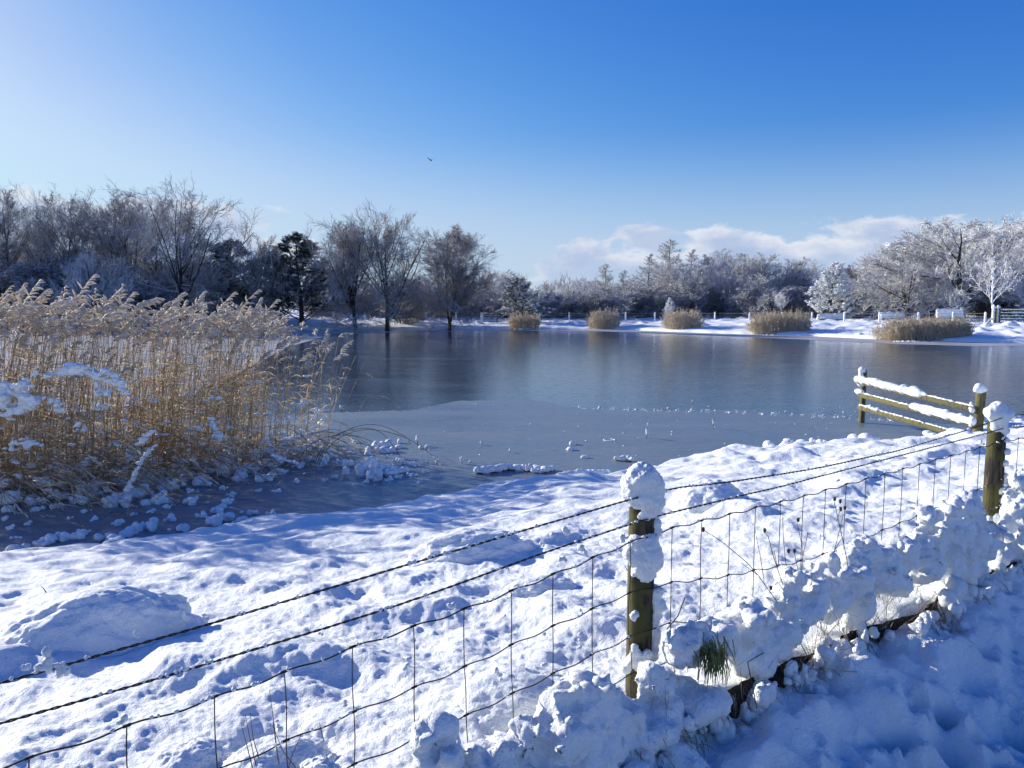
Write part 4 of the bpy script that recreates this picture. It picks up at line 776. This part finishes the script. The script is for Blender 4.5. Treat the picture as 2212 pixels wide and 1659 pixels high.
for u,v in list(zip(U[ok_],Vv[ok_]))[:260]+[(rs.uniform(700,1900),rs.uniform(870,985)) for _ in range(120)]+[(rs.uniform(760,960),rs.uniform(955,1050)) for _ in range(160)]:
    p=onz(u,v); V,Tt=ico(1); r=rs.uniform(.4,1.)*(1+2.2*rs.rand()**6)*p[1]/F; mb.add(V*np.array([r*1.6,r*1.6,r*.7])*(1+.4*rs.rand(len(V)))[:,None]+p+[0,0,.004],t=Tt)
tag(obj('ice_crumbs',mb.mesh('crumbs',[M_SNOW])),'fine crumbs of frost scattered over the ice and along its edge','frost',None,'stuff')
# ---------------------------------------------------------------- reeds
def strips(mb,Q_,wid,m=0):         # ribbons along (K,S,3) paths
    K,S,_=Q_.shape; t=np.gradient(Q_,axis=1); sd=np.cross(t,rs.normal(size=(K,1,3))); sd/=np.linalg.norm(sd,axis=2,keepdims=True)+1e-9
    wd=wid*np.interp(np.linspace(0,1,S),[0,.3,1],[.7,1,.08]); V=np.stack([Q_-sd*wd[None,:,None],Q_+sd*wd[None,:,None]],2).reshape(-1,3)
    b=np.arange(K)[:,None]*S*2+np.arange(S-1)[None]*2; mb.add(V,q=np.stack([b,b+1,b+3,b+2],-1).reshape(-1,4),m=m)
def plume(mb,P,d,L,n,m=2,fat=1.):  # feathery head leaning with the wind
    S=7; Q_=np.zeros((S,3)); Q_[0]=P; dr_=rs.uniform(.03,.24); d=d/np.linalg.norm(d)+rs.normal(0,.16,3)+np.array([.18,0,0])
    for j in range(1,S): d=d+np.array([dr_*.8,0,-dr_]); d/=np.linalg.norm(d); Q_[j]=Q_[j-1]+d*L/(S-1)
    tubes(mb,Q_,np.linspace(.004,.002,S),3,m)
    f=(np.arange(n)+rs.rand(n))/n*(S-1.01); i=f.astype(int); b=Q_[i]+(Q_[i+1]-Q_[i])*(f-i)[:,None]; ax=Q_[i+1]-Q_[i]; ax/=np.linalg.norm(ax,axis=1,keepdims=True)
    D=ax*.8+rs.normal(0,.38,(n,3))+np.array([.35,0,-.15]); ln=L*.42*(1-.55*f/(S-1))*rs.uniform(.7,1.2,n)
    T_=np.zeros((n,5,3)); T_[:,0]=b; D/=np.linalg.norm(D,axis=1,keepdims=True)
    for j in range(1,5): D=D+np.array([.08,0,-.22]); D/=np.linalg.norm(D,axis=1,keepdims=True); T_[:,j]=T_[:,j-1]+D*(ln/4)[:,None]
    tubes(mb,T_,np.array([.003,.009,.012,.008,.0015])*fat,4,m)
def reed(H,leaves=5,pl=True,bend=.10,plL=.30,mb=None,thick=1.):
    mb=mb or MB(); S=9; Q_=np.zeros((S,3)); d=np.array([rs.normal(.04,.05),rs.normal(0,.05),1.])
    for j in range(1,S): d=d/np.linalg.norm(d); d=d+np.array([bend*rs.uniform(.2,.7)*j/S*.6,rs.normal(0,.015),0]); d/=np.linalg.norm(d); Q_[j]=Q_[j-1]+d*H/(S-1)
    tubes(mb,Q_,np.linspace(.0048,.0026,S)*thick,3,0)
    if leaves:
        f=rs.uniform(.12,.93,leaves)*(S-1); i=f.astype(int); b=Q_[i]; D=np.c_[rs.normal(.35,.6,leaves),rs.normal(0,.5,leaves),rs.uniform(.2,1.3,leaves)]; D/=np.linalg.norm(D,axis=1,keepdims=True)
        T_=np.zeros((leaves,6,3)); T_[:,0]=b; ln=rs.uniform(.14,.38,leaves)
        for j in range(1,6): D=D+np.array([.05,0,-.28]); D/=np.linalg.norm(D,axis=1,keepdims=True); T_[:,j]=T_[:,j-1]+D*(ln/5)[:,None]
        strips(mb,T_,.0075,1)
    if pl: plume(mb,Q_[-1],d,plL*rs.uniform(.6,1.35),rs.randint(11,19),2)
    return mb
RM=[M_STEM,M_LEAF,M_PLUME]
protos=[reed(rs.uniform(1.9,2.2)).arrays() for _ in range(16)]; plain=[reed(rs.uniform(1.3,2.0),7,False,.15).arrays() for _ in range(8)]
def rotz(a,lx=0,ly=0,s_=1.):
    c,n=math.cos(a),math.sin(a); M=np.array([[c,-n,0],[n,c,0],[0,0,1.]]); Lx=np.array([[1,0,lx],[0,1,ly],[0,0,1.]]); return Lx@M*s_
bed=MB(); lists=[([],[]) for _ in protos]; lp=[([],[]) for _ in plain]
front=[(-260,1140),(-60,1095),(120,1075),(300,1045),(450,1030),(560,1012),(640,990),(700,972)]
fp=np.array([onz(u,v)[:2] for u,v in front]); cnt=0
def infront(x,y): return y-np.interp(x,fp[:,0],fp[:,1])
while cnt<1080:
    y=rs.uniform(7.5,16); x=rs.uniform(-10.5,-2.6); u=1106+x/y*F
    if u>702 or u<-330: continue
    dd=infront(x,y)
    depth=3.4 if u<430 else (2.8 if u<560 else 2.0)
    if dd<0 or dd>depth: continue
    pr=1.0 if u<430 else np.interp(u,[430,540,600,690,702],[1,.8,.45,.40,.5])
    pr*=np.clip(.75+1.2*noise3(x*1.6,y*1.6,8.),.12,1)
    if rs.rand()>pr: continue
    hs=np.interp(u,[-300,0,430,560,650,705],[1.12,1.10,1.06,.98,.86,.84])*rs.choice([1.,.97,.93,.87,.72],p=[.26,.28,.22,.14,.10])*rs.uniform(.95,1.05)
    a=rs.normal(0,.8); M=rotz(a,rs.normal(.05,.12),rs.normal(0,.10),hs); 
    if rs.rand()<.56: k=rs.randint(16); lists[k][0].append(M); lists[k][1].append((x,y,-.02))
    else: k=rs.randint(8); lp[k][0].append(M); lp[k][1].append((x,y,-.02))
    cnt+=1
for a,(M,Tr) in zip(protos+plain,lists+lp):
    if M: bed.copies(a,np.array(M),np.array(Tr))
# collapsed, bent-over reeds at the front left
K=300; th=[]
for i in range(K):
    u=rs.uniform(-200,330) if i<200 else rs.uniform(250,690); y=np.interp(u,[-200,0,300,500,700],[8.4,8.9,9.9,10.6,11.8])+rs.uniform(-.1,1.5); x=(u-1106)/F*y
    H=rs.uniform(1.0,2.0) if i<200 else rs.uniform(.5,1.3); d=np.array([rs.normal(.3,.5),rs.normal(-.1,.35),1.3]); P=[np.array([x,y,0.])]
    for j in range(9): d/=np.linalg.norm(d); P.append(P[-1]+d*H*1.3/9); d=d+np.array([rs.uniform(.1,.35)*np.sign(d[0]+.25),rs.normal(0,.05),-.30])
    P=np.array(P); P[:,2]=np.maximum(P[:,2],.02); th.append(P)
tubes(bed,np.array(th),.0042,3,0)
bp=np.array([p[rs.randint(4,10)] for p in th for _ in range(3)]); D=np.c_[rs.normal(.6,.5,len(bp)),rs.normal(0,.5,len(bp)),rs.normal(.1,.4,len(bp))]; D/=np.linalg.norm(D,axis=1,keepdims=True)
T_=np.zeros((len(bp),5,3)); T_[:,0]=bp
for j in range(1,5): D=D+np.array([.05,0,-.2]); D/=np.linalg.norm(D,axis=1,keepdims=True); T_[:,j]=T_[:,j-1]+D*.07
strips(bed,T_,.008,1)
for p in th[::3]:
    q=p[-2]; plume(bed,q,(p[-1]-p[-2])+np.array([.02,0,-.02]),.22,9,2)
tag(obj('reed_bed',bed.mesh('reed_bed',RM)),'dense bed of tall golden reeds with drooping feathery plumes growing out of the ice at the left','reeds',None,'stuff')
# snow caught in the reeds
cs=[];rd=[]
for u,v,r in [(150,797,15),(190,800,14),(215,803,12),(235,825,11),(262,842,9),(130,806,12),(95,812,11),(60,828,12),(20,860,20),(45,870,18),(5,835,14),(0,880,18),(225,850,10),(40,850,14),(60,958,13),(42,962,11),(224,842,9),(70,865,12),(120,870,9),(170,925,10),(125,885,7),(-20,850,20)]:
    for q in range(11):
        p=at(u+rs.normal(0,r*1.3),v+rs.normal(0,r*.4),8.95+rs.normal(0,.05)); cs.append(p); rd.append(r*.6*rs.uniform(.4,1.1)*9/F)
pad=obj('snow_pad',remesh(cs,[x*1.05 for x in rd],.016,.02,9,M_SNOW,6,'pad',.008,flat=.75)); tag(pad,'slumped snow pads lying on the collapsed reeds at the left','snow',None,'stuff'); cs=[];rd=[]
for (a,b,r,n) in [((248,812),(275,850),8,9),((130,800),(240,806),8,14),((300,1000),(335,960),5,12),((275,1060),(302,1000),6,14),((265,1085),(315,1160),7,14),((0,893),(28,905),6,7),((455,905),(475,950),8,9),((300,960),(330,930),7,8),((600,1100-190),(640,905),3,8),((180,800),(250,830),9,12),((590,985),(640,1000),6,10)]:
    for t_ in np.linspace(0,1,n): p=at(a[0]+(b[0]-a[0])*t_,a[1]+(b[1]-a[1])*t_,9.0+ (a[0]>400)*1.2); cs.append(p+rs.normal(0,.006,3)); rd.append(r*9/F*rs.uniform(.6,1.))
for i in range(760):
    u=rs.uniform(-200,700); y=np.interp(u,[-200,0,300,500,700],[8.5,9.1,10.1,10.8,12.0])+rs.uniform(-.1,1.2); x=(u-1106)/F*y; zz=abs(rs.normal(0,.30)) if i%4 else rs.uniform(.1,1.3)
    r=rs.uniform(.015,.06)*(1.45 if zz<.25 else .8); n=rs.randint(1,4)
    for q in range(n): cs.append(np.array([x,y,zz])+rs.normal(0,1,3)*[.04,.02,.02]); rd.append(r*rs.uniform(.6,1))
mb=MB(); lumps(mb,cs,rd,2,.35,2.0,(1.35,1,.72)); tag(obj('reed_snow',mb.mesh('reed_snow',[M_SNOW])),'clumps of snow caught among the reed stems','snow',None,'stuff')
# single reeds that stand out
RG='tall reeds standing clear of the bed'
def lone(name,pts,d,label,pl=.28,r=.0042,leaves=3,group=RG,pd=None,n=20,fat=1.,sm=None):
    P=np.array([at(u,v,d) for u,v in pts]); t=np.linspace(0,len(P)-1,16); 
    Q_=np.stack([np.interp(t,range(len(P)),P[:,a]) for a in range(3)],1)
    for _ in range(3): Q_[1:-1]=(Q_[:-2]+Q_[2:]+2*Q_[1:-1])/4
    o=thing(name,label,'reed',tuple(Q_[0]),0,group); mb=MB(); tubes(mb,Q_,np.linspace(r,r*.6,16),4,0); obj('stem',rel(mb.mesh('stem',[sm or M_STEM]),Q_[0]),o)
    if pl: mb=MB(); plume(mb,Q_[-1],Q_[-1]-Q_[-3] if pd is None else np.array(pd,float),pl,n,0,fat); obj('plume',rel(mb.mesh('plume',[M_PLUME]),Q_[0]),o)
    if leaves:
        mb=MB(); b=Q_[rs.randint(4,14,leaves)]; D=np.c_[rs.normal(.4,.5,leaves),rs.normal(0,.4,leaves),rs.uniform(.2,1.,leaves)]; T_=np.zeros((leaves,6,3)); T_[:,0]=b; D/=np.linalg.norm(D,axis=1,keepdims=True)
        for j in range(1,6): D=D+np.array([.05,0,-.28]); D/=np.linalg.norm(D,axis=1,keepdims=True); T_[:,j]=T_[:,j-1]+D*.055
        strips(mb,T_,.007,0); obj('leaves',rel(mb.mesh('leaves',[M_LEAF]),Q_[0]),o)
    return o
for i,(u,v,ub,dx) in enumerate([(368,625,350,.03),(395,633,378,.02),(418,630,420,-.02),(455,655,400,.5),(412,668,395,.3),(520,668,480,.3),(545,645,530,.12),(585,690,570,.1),(40,612,25,.2),(160,650,120,.4),(100,655,60,.45),(300,622,255,.4),(290,665,240,.5),(75,650,55,.5),(240,660,205,.5),(13,650,-5,.3),(210,640,190,.05),(478,650,455,.25),(600,715,575,.3),(635,705,600,.5),(700,715,668,.25),(660,760,640,.3),(560,750,548,.1),(510,700,500,.2),(350,665,330,.3)]):
    L=.30; k=10.2 if u<450 else 11.2; dv=L*F/k*.9
    lone('tall_reed',[(ub-8,1010),(ub,860),(u-dx*20,v+dv)],k,'tall reed whose frosted plume rises above the rest of the reed bed',L,pd=(dx,0,1.),n=26,fat=1.0)
AG='reeds arching over the ice at the tip of the bed'
for pts,lb,pl in [([(688,1005),(705,965),(745,935),(800,922),(860,938),(900,955),(935,985)],'outermost arching dark reed reaching a drooping seed head over the ice',.16),
 ([(684,1003),(702,960),(740,930),(795,913),(840,922),(878,945)],'highest arching reed bending over the snow heap',.12),
 ([(680,1000),(700,952),(730,935),(790,920),(825,930),(850,965),(868,990)],'arching reed whose tip dips behind the snow heap',0),
 ([(650,985),(672,955),(720,938),(770,940),(810,955),(838,978)],'lowest arching reed starting left of the others',0),
 ([(610,962),(660,960),(700,972),(735,1000)],'short limp reed bent down to the ice beside the golden stems',0)]:
    lone('arching_reed',pts,11.3,lb,pl,.0048,0,None,n=8,pd=(.6,0,-.8),sm=M_DRYK)
for pts,lb,pl,d in [([(728,1005),(735,900),(780,800),(786,783)],'solitary fine reed with a small white tip right of the bed',0,11.5),([(735,1000),(770,900),(790,858),(810,850),(826,856)],'thin reed curving right with a frosted drooping tip over the grey ice',.10,11.5),
 ([(686,1000),(690,900),(706,800),(757,812),(790,806)],'thin reed bent over with pale seeds hanging above the dark water',.12,11.5)]:
    lone('thin_reed',pts,d,lb,pl,.003,0,None,n=8,pd=(.9,0,-.3))
# ---------------------------------------------------------------- reed clumps across the pond
for j,(u0,u1,vb,vt,lb) in enumerate([(1104,1164,711,678,'smallest and darkest reed clump across the pond, left of the row'),(1277,1339,712,669,'second reed clump across the pond, rounded and golden'),(1448,1519,717,669,'third reed clump across the pond, beside the white sapling'),(1638,1756,724,673,'fourth, wide reed clump across the pond in front of the white pine'),(1936,2114,738,686,'widest and nearest golden reed clump on the far shore at the right')]):
    a=onz(u0,vb); b=onz(u1,vb); H=(vb-vt)/F*a[1]; mb=MB(); K=int(8*(u1-u0)); t_=rs.rand(K); y=rs.uniform(0,1,K)**1.3*2.6; B=a+(b-a)*t_[:,None]; B[:,1]+=y+1.2*(1-np.sqrt(np.clip(1-(2*t_-1)**2,0,1))); B[:,2]=0
    e=np.minimum(t_,1-t_); hh=H*np.clip(.5+e*4.,0,1)*(rs.uniform(.35,1.,K)**.7)*np.where(rs.rand(K)<.12,1.22,1.)*(1+.35*noise3(t_*(u1-u0)/9.,y*1.5,j*3.)); P0,R0=grow(rs,B,np.c_[rs.normal(0,.15,(K,2))+np.c_[(t_-.5)*.45,np.zeros(K)],np.ones(K)],hh,np.full(K,.014),np.full(K,.012),5,.05,0)
    tubes(mb,P0,R0,3,0)
    ln=rs.uniform(.12,.30,K*2); D=np.c_[rs.normal(.3,.5,(K*2)),rs.normal(0,.5,K*2),rs.uniform(-.3,.7,K*2)]; base=np.repeat(P0[:,3],2,0)*.5+np.repeat(P0[:,4],2,0)*.5; Pq,Rq=grow(rs,base,D,ln,np.full(K*2,.022),np.full(K*2,.012),3,.1,-.2); tubes(mb,Pq,Rq,3,1)
    c=(a+b)/2; c[2]=0; o=thing('reed_clump',lb,'reeds',tuple(c)); obj('stems',rel(mb.mesh('clump',[M_CLUMP,M_CLUMP]),c),o)
    mb=MB(); n=int((u1-u0)*.7); P=a+(b-a)*rs.rand(n)[:,None]; lumps(mb,P+np.array([0,-.05,0])+rs.normal(0,.06,(n,3))*[1,1,0],rs.uniform(.04,.12,n),1,.3,2,(1,1,.6)); obj('snow_skirt',rel(mb.mesh('skirt',[M_SNOWF]),c),o)
# ---------------------------------------------------------------- far fence, gates, benches
def ground(u,d): x=at(u,660,d)[0]; return x,gz(x,d)
ff=thing('field_fence','post and wire fence running along the snowy far bank','fence',(0,88,.9)); FF=np.array([0,88,.9]); TOPS=[]
FP=[(u,88.) for u in [-60,-8,45,100,155,210,265,322,380,445,478,545,585,653,720,788,853,920,985]]+[(1103,89),(1165,88),(1230,87),(1352,85),(1415,84),(1480,82),(1545,81),(1620,79.5),(1690,78),(1755,76.5),(1825,74.5),(1901,72.5),(1985,70.5),(2060,69),(2130,67)]
for u,d in FP:
    x,z=ground(u,d); top=EYE+(660-676)/F*d+.05; mb=MB(); box(mb,(x,d,(z-.2+top)/2),(.14,.14,top-z+.2),bev=.01); lumps(mb,[(x,d-.02,top+.03),(x-.04,d-.07,top-.15),(x-.05,d-.07,top-.4)],[.09,.06,.06],1,.2,2,(1,1,.8),1)
    obj('post',rel(mb.mesh('post',[M_TWW,M_SNOWF]),FF),ff); TOPS.append((x,d,top))
for g in (0,.28,.52,.74):
    A_=[t for t in TOPS if 1106+t[0]/t[1]*F<1000]; B_=[t for t in TOPS if 1106+t[0]/t[1]*F>1090]
    for S_ in (A_,B_):
        mb=MB(); P=np.array([[x,d,z-.06-g] for x,d,z in S_]); tubes(mb,P,.016 if g==0 else .012,4); obj('wire',rel(mb.mesh('wire',[M_BK]),FF),ff)
def slat(mb,a,b,th,h,m=0): Rm,L=frame(a,b); box(mb,(np.array(a)+np.array(b))/2,(L,th,h),Rm,m=m)
# small dark-railed gate
x0,z0=ground(1041,88); x1,_=ground(1083,88); t_=EYE+(660-676)/F*88; o=thing('rail_gate','small dark-railed gate in the far fence left of the first reed clump','gate',(x0,88,z0)); OO=np.array([x0,88,z0])
for n,(a,b,h) in enumerate([(t_-.03,0,0),(t_-.33,0,0),(t_-.63,0,0),(t_-.9,0,0)]):
    mb=MB(); slat(mb,(x0,88,a),(x1,88,a),.05,.10); obj('rail',rel(mb.mesh('rail',[M_BK]),OO),o)
    mb=MB(); box(mb,((x0+x1)/2,88,a+.065),(x1-x0,.06,.03)); obj('rail_snow',rel(mb.mesh('rs',[M_SNOWF]),OO),o)
for xx,wd,m_ in [(x0,.30,M_SNOWF),(x0+(x1-x0)*.78,.09,M_BK)]:
    mb=MB(); box(mb,(xx,88.02,(z0-.2+t_+.1)/2),(wd,.15,t_+.1-z0+.2),bev=.02); obj('post',rel(mb.mesh('post',[m_]),OO),o)
# field gate at the right edge
d=65.; gx=lambda u:at(u,660,d)[0]; zt=EYE+(660-668)/F*d; zb=EYE+(660-698)/F*d; o=thing('field_gate','snow-covered wooden field gate at the right edge','gate',(gx(2160),d,zb)); OO=np.array([gx(2160),d,zb]); X0,X1=gx(2161),gx(2255)
for q,zz in enumerate(np.linspace(zt-.05,zb+.10,5)):
    mb=MB(); slat(mb,(X0,d,zz),(X1,d,zz),.05,.10); obj('bar',rel(mb.mesh('bar',[M_RAIL]),OO),o)
    mb=MB(); lumps(mb,[(x,d-.02,zz+.06) for x in np.linspace(X0,X1,40)],rs.uniform(.05,.09,40),1,.2,2,(1.2,.8,.8)); obj('bar_snow',rel(mb.mesh('bs',[M_SNOWF]),OO),o)
for (xa,za),(xb,zb_) in [((X0,zt-.05),((X0+X1)/2,zb+.1)),((X1,zt-.05),((X0+X1)/2,zb+.1)),((X0+.6,zb+.1),((X0+X1)/2+.2,zt-.1))]:
    mb=MB(); slat(mb,(xa,d+.06,za),(xb,d+.06,zb_),.04,.09); obj('brace',rel(mb.mesh('br',[M_RAIL]),OO),o)
for u,wd,lb in [(2145,.34,'thick snow-plastered gate post left of the field gate'),(2155,.22,'narrower gate post the field gate hangs on')]:
    x=gx(u); p=thing('gate_post',lb,'post',(x,d-.2,zb)); mb=MB(); box(mb,(x,d-.2,(zt+zb)/2-.05),(wd,.22,zt-zb+.35),bev=.02); obj('wood',rel(mb.mesh('gp',[M_RAIL]),(x,d-.2,zb)),p)
    mb=MB(); lumps(mb,[(x-.10,d-.27,zb+.15+k*.12) for k in range(12)]+[(x,d-.2,zt+.16),(x-.05,d-.2,zt+.18)],[wd*.36]*12+[wd*.6,wd*.5],1,.25,2); obj('snow',rel(mb.mesh('gs',[M_SNOWF]),(x,d-.2,zb)),p)
a=np.array([gx(2140),d-.2,zt-.75]); b=np.array([gx(2100),d-2.2,gz(gx(2100),d-2.2)+.05]); mb=MB(); tubes(mb,np.array([a,b]),.06,6); lumps(mb,[a+(b-a)*t+[0,0,.05] for t in np.linspace(0,1,20)],[.05]*20,1,.2,2,m=1); tag(obj('brace_pole',rel(mb.mesh('bp',[M_BK,M_SNOWF]),b),None,b),'slanting snowy brace pole propping the thick gate post','pole')
for u,d,w_,h,lb in [(2053,72,2.3,.62,'largest bench buried in snow, in front of the biggest tree'),(1929,75,2.1,.42,'low snow-covered bench beneath the round frosted tree'),(1795,77,2.4,.36,'long low snow-covered bench at the foot of the white pine'),(768,92,2.2,.5,'snow-covered bench beyond the far fence behind the twin-trunked tree')]:
    x,z=ground(u,d); zs=EYE+(660-{2053:686,1929:688,1795:690,768:692}[u])/F*d; z=min(z,zs); o=thing('bench',lb,'bench',(x,d,z)); OO=np.array([x,d,z])
    for n_,c,sz in [('seat',(0,0,zs-z+.0),(w_,.45,.06)),('backrest',(0,.22,zs-z+.08+h/2),(w_,.06,h)),('leg',(-w_*.42,0,(zs-z)/2),(.1,.4,zs-z)),('leg',(w_*.42,0,(zs-z)/2),(.1,.4,zs-z))]:
        mb=MB(); box(mb,c,sz,bev=.01); obj(n_,mb.mesh(n_,[M_RAIL]),o)
    cs=[(x_,rs.normal(-.0,.03)+.05,zs-z+.1+y_) for x_ in np.linspace(-w_/2,w_/2,26) for y_ in np.linspace(.0,h,4)]; obj('snow',remesh(cs,[rs.uniform(.13,.17) for _ in cs],.05,.06,3,M_SNOWF,2,'bs'),o)
for u,v,r in [(2185,712,.55),(1625,705,.35),(2135,716,.3),(1860,706,.35),(1585,707,.3)]:
    d=58.; x,z=ground(u,d); o=obj('snow_hump',remesh([(0,0,0),(r*.6,0,-.05),(-r*.5,.1,-.05)],[r,r*.8,r*.7],.06,.05,2.5,M_SNOWF,3,'hump',flat=.7),None,(x,d,z)); tag(o,{2185:'big snow hump on the far bank in front of the field gate',1625:'snow hump left of the fourth reed clump',2135:'small snow hump right of the widest reed clump',1860:'snow hump on the far bank between the fourth and the widest reed clumps',1585:'small snow hump right of the third reed clump'}[u],'snow hump')
# bird in the sky
p=at(931,346,60.); mb=MB(); V,Tt=ico(2); mb.add(V*np.array([.06,.19,.055]),t=Tt); o=thing('bird','small dark bird flying with raised wings in the blue sky','bird',tuple(p),.5); obj('body',mb.mesh('body',[M_BK]),o)
for s_ in(-1,1):
    mb=MB(); L=np.array([[0,0,0],[.14,.02,.07],[.30,-.02,.17]])*[s_,1,1]; C_=np.array([.09,.08,.02]); V=[]
    for q,c in zip(L,C_): V+= [q+[0,c,0],q-[0,c,0],q+[0,c,.012],q-[0,c,-.012]]
    mb.add(V,q=[[0,1,5,4],[2,6,7,3],[0,4,6,2],[1,3,7,5],[4,5,9,8],[6,10,11,7],[4,8,10,6],[5,7,11,9],[8,9,11,10],[0,2,3,1]]); obj('wing',mb.mesh('wing',[M_BK]),o)
# person in dark clothes stooping on the far bank
def person(u,d,label):
    x,z=ground(u,d); z=max(z,.9); me=bpy.data.meshes.new('person')
    J=dict(pel=(0,0,.92),sp=(.05,0,1.12),ch=(.14,-.02,1.32),nk=(.22,-.03,1.46),hd=(.27,-.04,1.60),ht=(.29,-.04,1.70),
      lh=(-.02,.10,.88),lk=(.03,.11,.50),la=(-.05,.11,.08),lt=(.10,.12,.04),rh=(-.02,-.10,.88),rk=(.12,-.11,.50),ra=(.08,-.11,.08),rt=(.23,-.12,.04),
      ls=(.15,.18,1.38),le=(.20,.22,1.10),lw=(.38,.16,.98),lf=(.46,.15,.96),rs_=(.15,-.20,1.38),re=(.22,-.24,1.10),rw=(.38,-.18,.96),rf_=(.46,-.17,.94))
    R_=dict(pel=.15,sp=.15,ch=.17,nk=.065,hd=.10,ht=.075,lh=.10,lk=.07,la=.05,lt=.045,rh=.10,rk=.07,ra=.05,rt=.045,ls=.08,le=.06,lw=.04,lf=.035,rs_=.08,re=.06,rw=.04,rf_=.035)
    k=list(J); E_=[('pel','sp'),('sp','ch'),('ch','nk'),('nk','hd'),('hd','ht'),('pel','lh'),('lh','lk'),('lk','la'),('la','lt'),('pel','rh'),('rh','rk'),('rk','ra'),('ra','rt'),('ch','ls'),('ls','le'),('le','lw'),('lw','lf'),('ch','rs_'),('rs_','re'),('re','rw'),('rw','rf_')]
    me.from_pydata([J[q] for q in k],[(k.index(a),k.index(b)) for a,b in E_],[]); o=bpy.data.objects.new('tmpp',me); C.objects.link(o)
    o.modifiers.new('s','SKIN'); sk=me.skin_vertices[0].data
    for i_,q in enumerate(k): sk[i_].radius=(R_[q],R_[q]); sk[i_].use_root=(q=='pel')
    md=o.modifiers.new('u','SUBSURF'); md.levels=2; md.render_levels=2
    dg=bpy.context.evaluated_depsgraph_get(); dg.update(); m2=bpy.data.meshes.new_from_object(o.evaluated_get(dg)); bpy.data.objects.remove(o)
    mm,t=mat('dark_coat'); finish(t,i_Base_Color=(.012,.012,.016,1),i_Roughness=.9); sk_,t=mat('skin'); finish(t,i_Base_Color=(.5,.32,.24,1),i_Roughness=.6); gl,t=mat('pale_scarf'); finish(t,i_Base_Color=(.6,.6,.62,1),i_Roughness=.9)
    m2.materials.clear(); m2.materials.append(mm); m2.materials.append(sk_)
    for f in m2.polygons:
        c=f.center; f.use_smooth=True; f.material_index=1 if (c.z>1.52 and c.x>.29 and c.z<1.68) or (c.x>.42 and c.z<1.05) else 0
    r=thing('person',label,'person',(x,d,z-.02),R(-20)); obj('body',m2,r)
    mb=MB(); V,Tt=ico(3); mb.add(V*np.array([.115,.11,.10])+np.array([.25,-.04,1.66]),t=Tt); obj('hair',mb.mesh('hair',[mm]),r)
    mb=MB(); V,Tt=ico(2); mb.add(V*np.array([.05,.13,.16])+np.array([-.04,-.05,1.30]),t=Tt); obj('bag',mb.mesh('bag',[gl]),r)
person(83,75,'person in dark clothes with a pale bag stooping on the far bank behind the reeds')
